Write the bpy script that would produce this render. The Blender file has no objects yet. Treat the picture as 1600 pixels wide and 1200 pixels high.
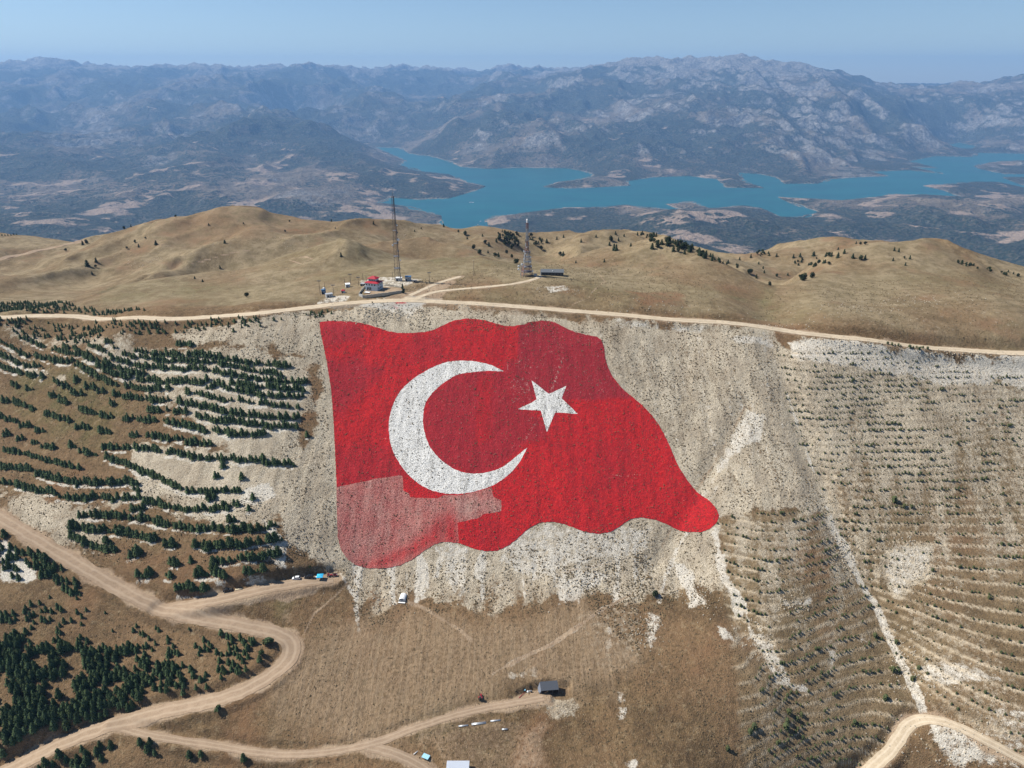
import bpy, math, random
import numpy as np
from mathutils import Vector, Matrix
from mathutils.geometry import delaunay_2d_cdt
random.seed(7); RNG = np.random.default_rng(11)
SC = bpy.context.scene
COL = SC.collection
# ------------------------------------------------------------------ camera, sky, sun, exposure
CZ = 1300.0                      # the drone hovers 1300 m above the lake; lake level is z = 0
PITCH = math.radians(23.3)
FPX = 1109.0                     # focal length in pixels of the 1600 px wide photograph
cam = bpy.data.cameras.new('camera'); camo = bpy.data.objects.new('camera', cam); COL.objects.link(camo)
camo.location = (0, 0, CZ); camo.rotation_euler = (math.pi/2 - PITCH, 0, 0)
cam.sensor_width = 36.0; cam.lens = FPX / 1600 * 36.0; cam.clip_start = 1.0; cam.clip_end = 200000.0
SC.camera = camo
SUN_EL = math.radians(47.0)
SUN_DIR = Vector((-0.975, 0.22, 0)).normalized() * math.cos(SUN_EL) + Vector((0, 0, math.sin(SUN_EL)))
w = bpy.data.worlds.new('World'); SC.world = w; w.use_nodes = True
wn, wl = w.node_tree.nodes, w.node_tree.links
sky = wn.new('ShaderNodeTexSky'); sky.sky_type = 'NISHITA'; sky.sun_disc = False
sky.sun_elevation = SUN_EL; sky.sun_rotation = math.atan2(SUN_DIR.x, SUN_DIR.y)
sky.altitude = 1900; sky.air_density = 1.0; sky.dust_density = 0.8; sky.ozone_density = 3.4
bg = wn['Background']; bg.inputs['Strength'].default_value = 0.075
wl.new(sky.outputs['Color'], bg.inputs['Color'])
sl = bpy.data.lights.new('sun', 'SUN'); so = bpy.data.objects.new('sun', sl); COL.objects.link(so)
sl.energy = 5.0; sl.angle = math.radians(0.53); sl.color = (1.0, 0.955, 0.88)
so.rotation_euler = SUN_DIR.to_track_quat('Z', 'Y').to_euler()
SC.view_settings.view_transform = 'Standard'; SC.view_settings.look = 'None'
SC.view_settings.exposure = 0.55; SC.view_settings.gamma = 1.0

# ------------------------------------------------------------------ numeric helpers
def tdep(v):                     # tangent of the angle below the horizon of photo line v
    return np.tan(PITCH + np.arctan((np.asarray(v, float) - 600.0) / FPX))
def at_z(u, v, z):               # point seen at photo pixel (u, v) on level z
    Y = (CZ - z) / float(tdep(v)); return at_Y(u, v, Y)
def at_Y(u, v, Y):
    z = CZ - float(tdep(v)) * Y
    d = Y * math.cos(PITCH) + (CZ - z) * math.sin(PITCH)
    return ((u - 800.0) / FPX * d, Y, z)
def sstep(a, b, x):
    t = np.clip((x - a) / (b - a), 0, 1); return t * t * (3 - 2 * t)
def _hash(ix, iy, seed):
    h = (ix.astype(np.int64) * 374761393 + iy.astype(np.int64) * 668265263 + seed * 974634777) & 0xFFFFFFFF
    h = ((h ^ (h >> 13)) * 1274126177) & 0xFFFFFFFF
    return (h ^ (h >> 16)) & 0xFFFFFFFF
def noise(x, y, seed=0):         # gradient noise, about -1..1
    x0 = np.floor(x); y0 = np.floor(y); fx = x - x0; fy = y - y0
    sx = fx * fx * fx * (fx * (fx * 6 - 15) + 10); sy = fy * fy * fy * (fy * (fy * 6 - 15) + 10)
    ix = x0.astype(np.int64); iy = y0.astype(np.int64)
    def g(a, b, dx, dy):
        ang = _hash(a, b, seed) * (2 * math.pi / 4294967296.0)
        return np.cos(ang) * dx + np.sin(ang) * dy
    n00 = g(ix, iy, fx, fy); n10 = g(ix + 1, iy, fx - 1, fy)
    n01 = g(ix, iy + 1, fx, fy - 1); n11 = g(ix + 1, iy + 1, fx - 1, fy - 1)
    a = n00 + (n10 - n00) * sx; b = n01 + (n11 - n01) * sx
    return (a + (b - a) * sy) * 1.5
def fbm(x, y, seed=0, octv=4, gain=0.5):
    s = 0; a = 1.0; t = 0
    for i in range(octv):
        s = s + a * noise(x, y, seed + i * 17); t += a; a *= gain; x = x * 2.03 + 13.7; y = y * 2.03 - 7.1
    return s / t
def ridged(x, y, seed=0, octv=5):
    s = 0; a = 1.0; wgt = 1.0; t = 0
    for i in range(octv):
        n = 1 - np.abs(noise(x, y, seed + i * 31)) * 1.3
        n = np.clip(n, 0, 1) ** 2 * wgt; wgt = np.clip(n * 1.8, 0, 1)
        s = s + a * n; t += a; a *= 0.5; x = x * 2.07 + 5.3; y = y * 2.07 + 9.1
    return s / t
def tps_fit(P, z, reg):
    P = np.array(P); z = np.array(z); n = len(P)
    d2 = ((P[:, None] - P[None]) ** 2).sum(-1); K = 0.5 * d2 * np.log(d2 + 1e-9); K[np.arange(n), np.arange(n)] = reg
    A = np.zeros((n + 3, n + 3)); A[:n, :n] = K; A[:n, n] = 1; A[:n, n+1:] = P; A[n:, :n] = A[:n, n:].T
    return P, np.linalg.solve(A, np.concatenate([z, [0, 0, 0]]))
def tps_eval(fit, X, Y):
    P, c = fit; n = len(P); out = np.empty(X.size); xf = X.ravel(); yf = Y.ravel()
    for i in range(0, xf.size, 20000):
        x = xf[i:i+20000]; y = yf[i:i+20000]
        d2 = (x[:, None] - P[:, 0]) ** 2 + (y[:, None] - P[:, 1]) ** 2
        out[i:i+20000] = (0.5 * d2 * np.log(d2 + 1e-9)) @ c[:n] + c[n] + c[n+1] * x + c[n+2] * y
    return out.reshape(X.shape)
class Grid:                      # regular grid with smooth (cubic) lookup
    def __init__(s, x0, x1, y0, y1, st):
        s.x0, s.y0, s.st = x0, y0, st
        s.xs = np.arange(x0, x1 + st, st); s.ys = np.arange(y0, y1 + st, st)
        s.X, s.Y = np.meshgrid(s.xs, s.ys)
    def __call__(s, x, y):
        x = np.asarray(x, float); y = np.asarray(y, float); ny, nx = s.Z.shape
        gx = np.clip((x - s.x0) / s.st, 1.001, nx - 3.001); gy = np.clip((y - s.y0) / s.st, 1.001, ny - 3.001)
        ix = gx.astype(int); iy = gy.astype(int); fx = gx - ix; fy = gy - iy
        def wts(t): return (-.5*t+t*t-.5*t**3, 1-2.5*t*t+1.5*t**3, .5*t+2*t*t-1.5*t**3, -.5*t*t+.5*t**3)
        wx = wts(fx); wy = wts(fy); out = 0
        for j in range(4):
            r = 0
            for i in range(4): r = r + wx[i] * s.Z[iy + j - 1, ix + i - 1]
            out = out + wy[j] * r
        return out
def in_poly(poly, x, y):
    x = np.asarray(x); y = np.asarray(y); c = np.zeros(x.shape, bool); n = len(poly)
    for i in range(n):
        xa, ya = poly[i][:2]; xb, yb = poly[(i + 1) % n][:2]
        if ya == yb: continue
        m = ((ya > y) != (yb > y)); c ^= m & (x < (xb - xa) * (y - ya) / (yb - ya) + xa)
    return c
def dist_line(pts, x, y, closed=False):
    d = np.full(np.shape(x), 1e18); n = len(pts)
    for i in range(n if closed else n - 1):
        xa, ya = pts[i][:2]; xb, yb = pts[(i + 1) % n][:2]; dx, dy = xb - xa, yb - ya
        t = np.clip(((x - xa) * dx + (y - ya) * dy) / (dx * dx + dy * dy + 1e-12), 0, 1)
        d = np.minimum(d, (x - xa - t * dx) ** 2 + (y - ya - t * dy) ** 2)
    return np.sqrt(d)
def bbox_sel(pts, x, y, pad):
    p = np.array([q[:2] for q in pts])
    return (x > p[:, 0].min() - pad) & (x < p[:, 0].max() + pad) & (y > p[:, 1].min() - pad) & (y < p[:, 1].max() + pad)
def poly_mask(poly, x, y, soft, wob=None):      # 1 inside, 0 outside, soft edge, wobble by noise
    out = np.zeros(x.shape); s = bbox_sel(poly, x, y, soft * 3)
    xs, ys = x[s], y[s]
    if xs.size == 0: return out
    d = dist_line(poly, xs, ys, True); d = np.where(in_poly(poly, xs, ys), d, -d)
    if wob is not None: d = d + wob[s] * soft
    out[s] = sstep(-soft, soft, d) if soft > 0 else (d > 0); return out
def line_mask(pts, x, y, w, soft, wob=None):
    out = np.zeros(x.shape); s = bbox_sel(pts, x, y, w + soft * 3)
    if not s.any(): return out
    d = dist_line(pts, x[s], y[s])
    if wob is not None: d = d + wob[s] * soft
    out[s] = 1 - sstep(w - soft, w + soft, d); return out
def resample(pts, st):
    p = np.array([q[:2] for q in pts], float); seg = np.hypot(*np.diff(p, axis=0).T); L = np.concatenate([[0], np.cumsum(seg)])
    n = max(2, int(L[-1] / st) + 1); s = np.linspace(0, L[-1], n)
    return np.stack([np.interp(s, L, p[:, 0]), np.interp(s, L, p[:, 1])], 1)
def smooth_line(pts, st, it=3):
    p = resample(pts, st)
    k = max(1, int(12 / st))
    for _ in range(it):
        q = p.copy(); q[1:-1] = (p[:-2] + p[1:-1] * 2 + p[2:]) / 4; 
        for __ in range(k): 
            q2 = q.copy(); q2[1:-1] = (q[:-2] + q[1:-1] * 2 + q[2:]) / 4; q = q2
        p = q
    return p

# ------------------------------------------------------------------ shape of the near mountain
# every column: photo u, start (v, height under the drone), then (v, slope) upwards
CP = []
def column(u, v0, z0, segs):
    z = z0; Y = -z0 / float(tdep(v0)); x = (u - 800) / FPX
    def put(Y, z): CP.append(((x * (Y * math.cos(PITCH) - z * math.sin(PITCH)), Y), z))
    put(Y, z)
    for v, s, n in segs:
        t = float(tdep(v)); Y2 = (s * Y - z) / (t + s); z2 = -t * Y2
        for k in range(1, n + 1): put(Y + (Y2 - Y) * k / n, z + (z2 - z) * k / n)
        Y, z = Y2, z2
    return Y, z
def seg_to(u, v0, z0, lst):      # same, but given as (v, height) pairs
    x = (u - 800) / FPX
    for v, z in [(v0, z0)] + lst:
        Y = -z / float(tdep(v)); CP.append(((x * (Y * math.cos(PITCH) - z * math.sin(PITCH)), Y), z))
seg_to(-350, 1300, -318, [(1150,-290),(950,-262),(805,-238),(700,-222),(600,-204),(494,-178),(470,-182)])
seg_to(0, 1300, -306, [(1195,-287),(1080,-274),(950,-257),(805,-236),(750,-229),(697,-220),(650,-210),(600,-197),(550,-184),(505,-169),(491,-165)])
seg_to(200, 1300, -300, [(1195,-281),(1100,-273),(1000,-263),(925,-251),(820,-236),(745,-222),(650,-202),(600,-189),(550,-174),(512,-161),(497,-158)])
seg_to(400, 1300, -292, [(1200,-278),(1100,-268),(1020,-260),(980,-258),(915,-248),(850,-236),(763,-222),(650,-196),(570,-175),(520,-160),(489,-151)])
for u, zf in ((560, -252), (680, -251), (800, -251), (940, -251), (1060, -253)):
    column(u, 1300, -281 - (u - 800) * 0.006, [(1100, .17, 2), (905, .20, 2), (495 if u < 900 else 505, .645, 6), (472 if u < 900 else 482, .22, 1)])
seg_to(1200, 1300, -300, [(1180,-288),(1080,-273),(980,-262),(900,-250),(815,-235),(720,-215.5),(650,-198.5),(580,-178.5),(530,-163),(512,-157.5)])
seg_to(1370, 1300, -322, [(1200,-300),(1110,-287),(1000,-272),(900,-255),(800,-234),(720,-217),(650,-200),(590,-183),(545,-168),(529,-163)])
seg_to(1450, 1300, -322, [(1200,-296),(1110,-282),(1000,-268),(900,-252),(800,-235),(720,-217),(650,-200),(590,-184),(552,-172),(538,-167)])
seg_to(1600, 1300, -306, [(1200,-286),(1110,-274),(1000,-262),(900,-250),(800,-235),(720,-219),(650,-202),(600,-187),(565,-176),(551,-171)])
seg_to(1950, 1300, -300, [(1100,-272),(900,-248),(750,-225),(620,-195),(565,-182)])
def far_pt(u, v, Y):
    p = at_Y(u, v, Y); CP.append(((p[0], p[1]), p[2] - CZ))
def crest(u, v, Y, drop=55, run=0.24):     # skyline point, with the hidden back slope behind it
    far_pt(u, v, Y); p = at_Y(u, v, Y)
    s = 1 + run; CP.append(((p[0] * s, Y * s), (p[2] - CZ) * s - drop))
# plateau with the house and the masts
for u, v, z in ((480,470,-151),(520,458,-150),(583,462,-147.5),(583,450,-147.5),(630,440,-147.5),(640,462,-147.5),(700,450,-148),(820,432,-149),(860,430,-149),(760,460,-147),(900,450,-148),(960,470,-149),
                (1050,475,-151),(1150,490,-153),(350,475,-157),(200,482,-163),(60,478,-170),(740,432,-150),(820,460,-147.5)):
    p = at_z(u, v, CZ + z); CP.append(((p[0], p[1]), z))
for u, v, Y in ((0,462,610),(0,440,700),(100,455,640),(200,448,630),(300,440,640),(420,430,620),(100,425,760),(250,410,760),(200,378,850),(0,425,800),
                (300,408,740),(400,415,690),(420,403,700),(480,396,690),(560,396,690),(640,402,680),(700,412,660),(760,420,640),(560,415,640),(480,412,650),
                (480,385,790),(600,388,790),(700,392,760),(760,400,740),(380,385,780),(300,375,820),(600,370,860),(450,360,850),(350,355,850),
                (120,398,880),(40,410,900),(690,385,800),(820,412,700),(830,400,800),(820,388,900),(860,395,780),(760,380,860),
                (900,410,680),(940,395,740),(930,385,830),(980,375,880),(1000,420,620),(1060,410,640),(1100,420,610),(1050,440,570),(1150,450,560),(1000,455,540),
                (1205,468,530),(1200,485,500),(1260,460,560),(1280,480,500),(1350,440,590),(1350,480,510),(1350,420,640),(1450,430,610),(1450,470,530),(1450,500,480),(1600,460,560),(1600,500,480),(1550,440,610),(1530,480,500),
                (1180,430,760),(1190,410,860),(1250,425,760),(1250,405,880),(1320,405,840),(1400,398,850),(1130,412,800),(1100,400,880)):
    far_pt(u, v, Y)
for c in ((-300,372,1060),(0,366,1050),(60,363,1050),(110,370,1040),(150,379,960),(190,360,900),(230,346,900),(300,336,900),(380,332,900),(450,336,900),(520,343,900),(600,351,900),(660,354,930),(700,354,950),(735,350,960),(780,358,960),
          (830,369,1000),(900,366,980),(990,358,960),(1050,374,950),(1100,396,930),(1150,400,1000),(1200,389,1020),(1260,384,1020),(1330,382,1020),(1400,387,1000),(1440,394,980)):
    crest(*c)
for c in ((1010,391,690),(1070,400,670),(1120,418,650),(1170,440,600)): crest(*c, drop=12, run=0.13)
for c in ((1300,412,690),(1380,397,720),(1430,396,720),(1490,404,720)): crest(*c, drop=22, run=0.14)
for c in ((1530,414,700),(1570,424,680),(1620,426,680),(1700,432,680),(1950,440,680)): crest(*c, drop=45, run=0.2)
NG = Grid(-1500, 1500, 40, 1600, 5.0)
_fit = tps_fit([p for p, z in CP], [z for p, z in CP], 120.0)
NG.Z = tps_eval(_fit, NG.X, NG.Y) + CZ
def ridge_line(trace, a, wf, wb):      # a fold along a crest line: wf metres wide on the near side, wb on the far side
    p = np.array([at_Y(*q)[:2] for q in trace]); yc = np.interp(NG.X, p[:, 0], p[:, 1]); d = NG.Y - yc
    ends = sstep(p[0, 0] - 60, p[0, 0] + 30, NG.X) * (1 - sstep(p[-1, 0] - 30, p[-1, 0] + 60, NG.X))
    NG.Z += a * ends * (np.where(d < 0, np.exp(-(d / wf) ** 2), np.exp(-(d / wb) ** 2)) - .85 * np.exp(-((d - wb * 2.1) / wb) ** 2))
ridge_line([(200,450,620),(300,425,640),(420,402,680),(480,396,690),(600,399,690),(700,410,670),(800,425,640)], 7, 60, 38)
ridge_line([(40,440,700),(150,400,770),(220,372,840)], 6, 50, 40)
ridge_line([(600,400,790),(680,386,800),(760,396,790)], 7, 45, 35)
ridge_line([(880,412,670),(940,398,690),(1010,391,690),(1100,410,650),(1180,442,600)], 9, 60, 40)
ridge_line([(1240,450,580),(1300,414,680),(1400,397,720),(1500,404,715),(1600,424,680)], 8, 60, 45)
ridge_line([(860,385,840),(930,372,880),(1000,376,870),(1060,392,800)], 7, 45, 35)
ridge_line([(260,415,740),(380,375,800),(520,378,800)], 5, 50, 40)
ridge_line([(-40,470,560),(60,440,680),(140,405,780),(210,372,870)], 5, 45, 32)
ridge_line([(120,470,560),(220,440,660),(330,400,770),(420,378,830)], 3, 45, 30)
ridge_line([(600,430,600),(680,420,640),(770,432,620)], 4, 34, 24)
def carve(trace, dep, wd):
    global NG
    NG.Z -= dep * np.exp(-(dist_line([at_Y(*q)[:2] for q in trace], NG.X, NG.Y) / wd) ** 2)
carve([(1207,425,680),(1205,455,560),(1205,480,500),(1206,500,468)], 7, 26); carve([(0,478,540),(120,462,590),(250,438,660),(320,418,720)], 3, 26); carve([(450,440,600),(560,425,640),(640,410,700)], 4, 20)
carve([(860,405,740),(880,392,800),(850,380,900)], 8, 28); carve([(700,380,840),(740,372,900)], 5, 22)
# folds in the hills behind the plateau
_hm = sstep(560, 700, NG.Y) * (1 - sstep(1150, 1400, NG.Y))
NG.Z += _hm * (fbm(NG.X / 120, NG.Y / 140, 5, 3) * 6 + (ridged(NG.X / 170 + .3 * fbm(NG.X/80, NG.Y/80, 3, 2), NG.Y / 230, 9, 2) - .5) * 14)
def HB(x, y): return NG(x, y)
def hit(u, v, H=None, y0=120, y1=1500):   # where the ray through a photo pixel meets the ground
    H = H or HB
    xc = (u - 800) / FPX; t = float(tdep(v)); Y = np.linspace(y0, y1, 2400)
    X = xc * (Y * math.cos(PITCH) + t * Y * math.sin(PITCH)); d = (CZ - t * Y) - H(X, Y)
    k = np.where(d < 0)[0]
    if len(k) == 0: return (X[-1], Y[-1])
    k = k[0]
    if k == 0: return (X[0], Y[0])
    f = d[k-1] / (d[k-1] - d[k]); return (X[k-1] + f * (X[k] - X[k-1]), Y[k-1] + f * (Y[k] - Y[k-1]))
def hits(pts, **k): return [hit(u, v, **k) for u, v in pts]
# ------------------------------------------------------------------ roads and tracks (photo traces laid on the ground)
R_TOP = [(-140,492),(-60,494),(0,495),(60,492),(120,493),(180,498),(250,499),(320,496),(400,489),(460,483),(520,475),(580,470),(640,468),(700,472),(800,478),(900,486),(1000,494),(1100,502),(1200,513),(1300,526),(1400,538),(1500,546),(1600,552),(1700,556)]
R_LOW = [(-120,745),(-60,776),(0,808),(60,845),(120,880),(180,915),(240,948),(300,964),(380,977),(430,986),(462,998),(462,1022),(430,1052),(400,1072),(340,1095),(250,1110),(170,1132),(90,1162),(20,1196),(-60,1240)]
R_CARS = [(255,950),(330,938),(400,920),(460,908),(520,902)]
R_TRK = [(175,1132),(200,1142),(250,1152),(330,1164),(420,1180),(480,1180),(540,1172),(590,1160),(640,1140),(700,1120),(760,1105),(820,1096),(850,1090)]
R_TRK2 = [(575,1166),(620,1176),(660,1196),(700,1230)]
R_HUT = [(650,466),(680,455),(720,452),(760,448),(800,444),(830,438),(845,432)]
R_HUT2 = [(640,462),(665,450),(690,440),(720,432)]
R_RT = [(1330,1225),(1370,1195),(1405,1160),(1412,1128),(1432,1112),(1470,1116),(1520,1142),(1570,1172),(1640,1210)]
R_FAR = [(-60,420),(0,406),(50,394),(100,383),(132,377)]
ROADS = []      # name, label, centre line, half width, bench blend
def road(trace, hw, bench, **k): 
    p = smooth_line(hits(trace, **k), 3.0, 2)
    # height along the road, smoothed
    z = HB(p[:, 0], p[:, 1])
    for _ in range(60): z[1:-1] = (z[:-2] + z[1:-1] * 2 + z[2:]) / 4
    ROADS.append((p, z, hw, bench)); return len(ROADS) - 1
i_top = road(R_TOP, 4.4, 4.0); i_low = road(R_LOW, 4.5, 3.0); i_cars = road(R_CARS, 4.2, 2.4)
i_trk = road(R_TRK, 2.1, 2.5); i_trk2 = road(R_TRK2, 2.6, 3.0); i_hut = road(R_HUT, 2.2, 3.0); i_hut2 = road(R_HUT2, 2.0, 3.0)
i_rt = road(R_RT, 3.0, 3.5); i_far = road(R_FAR, 3.5, 5.0)
for _i, _dz in ((i_cars, -.9), (i_low, -.4), (i_top, -.3), (i_rt, -.4)): ROADS[_i][1][:] += _dz
PAD = hits([(793,1110),(800,1092),(812,1078),(834,1068),(862,1062),(892,1066),(890,1094),(850,1100),(820,1106)]); PAD_Z = float(HB(*np.array(hit(842, 1098)))) - 1.1
def road_cut(x, y, h):
    m = poly_mask(PAD, x, y, .7); h[:] = h * (1 - m) + PAD_Z * m
    for p, z, hw, bench in ROADS:
        s = bbox_sel(p, x, y, hw + bench + 6)
        if not s.any(): continue
        xs, ys = x[s], y[s]; best = np.full(xs.shape, 1e9); zz = np.zeros(xs.shape); q = p
        for i in range(0, len(p) - 1):
            ax, ay = p[i]; bx, by = p[i + 1]; dx, dy = bx - ax, by - ay
            t = np.clip(((xs - ax) * dx + (ys - ay) * dy) / (dx * dx + dy * dy + 1e-9), 0, 1)
            d = (xs - ax - t * dx) ** 2 + (ys - ay - t * dy) ** 2; m = d < best
            best = np.where(m, d, best); zz = np.where(m, z[i] + t * (z[i + 1] - z[i]), zz)
        d = np.sqrt(best); wgt = 1 - sstep(hw + 1.0, hw + 1.0 + bench, d)
        h[s] = h[s] * (1 - wgt) + zz * wgt
    return h
# fine ground grid (1.5 m) carrying cuts, terraces and gullies
FG = Grid(-760, 800, 120, 760, 1.5)
fx, fy = FG.X, FG.Y
fz = HB(fx, fy)
GULLY = [hits([(1215,548),(1235,620),(1262,700),(1300,800),(1330,870),(1365,930),(1400,1010),(1440,1100)]),
         hits([(1150,960),(1170,990),(1195,1030),(1225,1075),(1250,1110)]),
         hits([(1165,630),(1130,700),(1095,760),(1050,840),(1020,880)])]
for g, dep, wd in ((GULLY[0], 3.0, 10), (GULLY[1], 3.0, 9), (GULLY[2], 1.6, 6)):
    d = dist_line(g, fx, fy); fz -= dep * np.exp(-(d / wd) ** 2)
TERR = hits([(1212,540),(1300,548),(1430,562),(1620,590),(1700,600),(1700,1260),(1350,1260),(1160,1230),(1150,1040),(1138,960),(1120,812),(1210,800),(1290,790),(1230,640)])
TERR_HOLE = hits([(1340,1230),(1400,1150),(1412,1105),(1450,1090),(1560,1150),(1660,1215),(1660,1260)])
wob = fbm(fx / 30, fy / 30, 41, 3)
tm = poly_mask(TERR, fx, fy, 4) * (1 - poly_mask(TERR_HOLE, fx, fy, 5))
DZ = 2.7
def terr_phase(x, y, h): return h / DZ + 0.10 * fbm(x / 60, y / 60, 77, 2)
ph = terr_phase(fx, fy, fz); fr = ph - np.floor(ph)
FG.fr = fr.copy(); FG.tm = tm.copy()
# bench: a cut behind and a small bank in front of every planting line
saw = np.where(fr < .18, fr / .18, (1 - fr) / .82)
fz += tm * (saw - .5) * .5
fz = road_cut(fx, fy, fz)
# stony roughness and down-slope rills
slope_zone = sstep(0, 1, poly_mask(hits([(0,510),(500,490),(1000,500),(1600,560),(1600,900),(1150,950),(560,960),(430,900),(0,790)]), fx, fy, 10))
rgh = np.ones(fx.shape)
for p, z, hw, bench in ROADS: rgh *= 1 - .85 * line_mask(p, fx, fy, hw + .5, 1.5)
fz += rgh * (fbm(fx / 9, fy / 9, 3, 3) * .45 + noise(fx / 3.1, fy / 3.1, 8) * .16)
fz += rgh * slope_zone * (1 - tm) * fbm(fx / 6 + .4 * noise(fx / 20, fy / 20, 2), fy / 45, 51, 3) * (.65 - .45 * poly_mask(hits([(500,500),(930,525),(1125,805),(1090,835),(760,865),(580,890),(527,840)]), fx, fy, 6))
FG.Z = fz
def HG(x, y):
    x = np.asarray(x, float); y = np.asarray(y, float)
    a = HB(x, y); wx = np.minimum(np.minimum(x + 750, 790 - x), np.minimum(y - 130, 750 - y)) / 20
    b = FG(x, y); k = np.clip(wx, 0, 1)
    far = road_cut(x.ravel().copy(), y.ravel().copy(), a.ravel().copy()).reshape(x.shape) if x.size > 50000 else a
    far = far + .5 * fbm(x / 14, y / 14, 3, 3)
    return far * (1 - k) + b * k
def hitg(u, v, **k): return hit(u, v, H=lambda X, Y: np.where(Y < 730, FG(X, Y), HB(X, Y)), **k)
# ------------------------------------------------------------------ planted rows on the left (traced in crops of the photograph)
def crop(o, s, rows): return [[(o[0] + a / s, o[1] + b / s) for a, b in r] for r in rows]
Z1 = crop((0,480), 6.4, [[(0,340),(120,400),(240,470),(310,495)],[(340,490),(460,520)],[(490,530),(620,545),(720,550)],[(0,470),(100,520),(200,570),(240,580)],[(260,590),(390,600)],[(440,605),(460,605)],
 [(0,590),(80,630),(220,660)],[(270,680),(360,700)],[(410,700),(430,705)],[(210,300),(280,325)],[(320,345),(450,405)],[(530,425),(640,455),(700,465),(790,480)],[(640,390),(690,410)],[(740,405),(820,460),(900,500),(980,540)],
 [(820,500),(930,535)],[(890,385),(950,405),(1060,450),(1100,490)],[(1120,520),(1280,560),(1350,590),(1500,605),(1600,600)],[(1070,340),(1120,365)],[(1150,400),(1170,415)],[(1230,460),(1360,505)],[(1360,430),(1460,445)],[(1410,500),(1550,525)],
 [(1510,470),(1600,475)],[(970,580),(1040,610)],[(1050,640),(1100,655),(1290,710)],[(1030,560),(1180,610),(1330,660),(1450,680)],[(1380,730),(1440,740)],[(1470,730),(1600,740)],[(760,570),(790,580)],[(810,600),(900,650)],[(920,670),(1000,715),(1100,750),(1170,780)],
 [(1260,790),(1350,815),(1530,830),(1600,820)],[(120,775),(190,790)],[(275,825),(330,830)],[(540,750),(610,765)],[(640,790),(690,805)],[(745,735),(780,735)],[(865,795),(910,800)],[(720,855),(820,870)],[(950,815),(970,820)],[(990,840),(1040,845)],
 [(1135,875),(1200,885)],[(1230,905),(1350,910)],[(1370,915),(1520,930)],[(1540,930),(1600,935)],[(1105,970),(1150,978)],[(495,890),(560,910)],[(590,930),(680,965)],[(25,940),(80,945)],[(140,960),(280,995)],[(305,1015),(360,1025)],[(800,1020),(900,1060),(1000,1085),(1130,1100)],
 [(1240,1125),(1320,1130)],[(1380,1130),(1570,1140)],[(1490,1040),(1600,1045)],[(450,1070),(600,1110),(690,1140)],[(0,1100),(50,1110)],[(70,1130),(190,1148)]])
Z3 = crop((0,640), 6.4, [[(215,155),(300,175)],[(360,215),(450,225)],[(50,255),(95,260)],[(190,300),(215,302)],[(315,335),(370,340)],[(420,375),(530,388)],[(780,175),(890,190)],[(990,225),(1110,238)],[(1295,270),(1370,272)],[(1470,265),(1600,268)],[(700,370),(755,375)],[(805,415),(825,418)],[(850,430),(970,455)],
 [(1030,380),(1180,395),(1260,385)],[(1290,385),(1350,380)],[(1370,390),(1520,405)],[(1540,400),(1600,410)],[(40,410),(180,440),(310,460)],[(320,475),(480,520),(610,545)],[(630,560),(800,590)],[(0,570),(80,580)],[(90,585),(200,595)],[(215,600),(310,612)],
 [(370,650),(550,700),(690,725),(820,735),(1000,745),(1140,740),(1290,720)],[(760,765),(790,765)],[(1055,480),(1160,520),(1270,550)],[(1300,560),(1400,610),(1570,680)],[(1400,650),(1440,655)],[(0,740),(120,735)],[(170,750),(260,785),(370,815),(560,830)],[(585,880),(690,885),(830,900),(940,880)],[(980,880),(1090,880)],[(1110,890),(1170,893)],[(1230,890),(1290,892)],[(1320,890),(1400,890)],[(1310,740),(1380,745)],[(1340,800),(1400,810)],
 [(1440,920),(1600,945)],[(800,1060),(900,1065),(1100,1070),(1250,1075)],[(1300,1090),(1420,1070)],[(1390,1085),(1540,1120)],[(1555,1125),(1600,1140)],[(1320,1000),(1440,980)]])
Z2 = crop((240,500), 6.154, [[(220,245),(390,245)],[(0,335),(120,335),(250,340),(350,345),(480,345),(580,360),(700,385),(900,415),(1040,420),(1150,430),(1320,450)],[(40,395),(140,400)],[(160,400),(410,405),(540,415)],[(570,405),(700,440),(840,470),(1000,500),(1140,510),(1230,520)],
 [(0,460),(330,480)],[(340,465),(560,490),(700,520),(900,555),(1100,580),(1300,600),(1470,605)],[(0,590),(80,600),(260,600),(350,600)],[(380,610),(460,615),(510,585)],[(520,650),(580,655)],[(590,605),(720,665),(860,690),(1000,710)],[(740,610),(1000,650),(1200,660),(1460,680)],[(1020,725),(1150,740),(1450,745)],
 [(0,665),(70,668)],[(130,668),(160,668)],[(320,695),(350,695)],[(400,705),(560,740),(640,775),(750,765)],[(830,770),(860,775)],[(890,790),(1030,810)],[(1040,800),(1150,820),(1390,840)],[(0,780),(140,780)],[(240,790),(350,810),(500,840),(650,880),(740,895),(900,915),(1060,935),(1200,945),(1400,945)],
 [(0,880),(70,885)],[(130,875),(155,875)],[(210,890),(310,895)],[(420,930),(560,965),(620,975)],[(640,975),(800,985)],[(820,990),(970,1010)],[(980,1010),(1060,1015),(1100,1035),(1380,1030)],[(100,975),(260,1010),(380,1035),(520,1075),(640,1070)],[(670,1075),(740,1105),(900,1110),(1070,1110)]])
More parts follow.
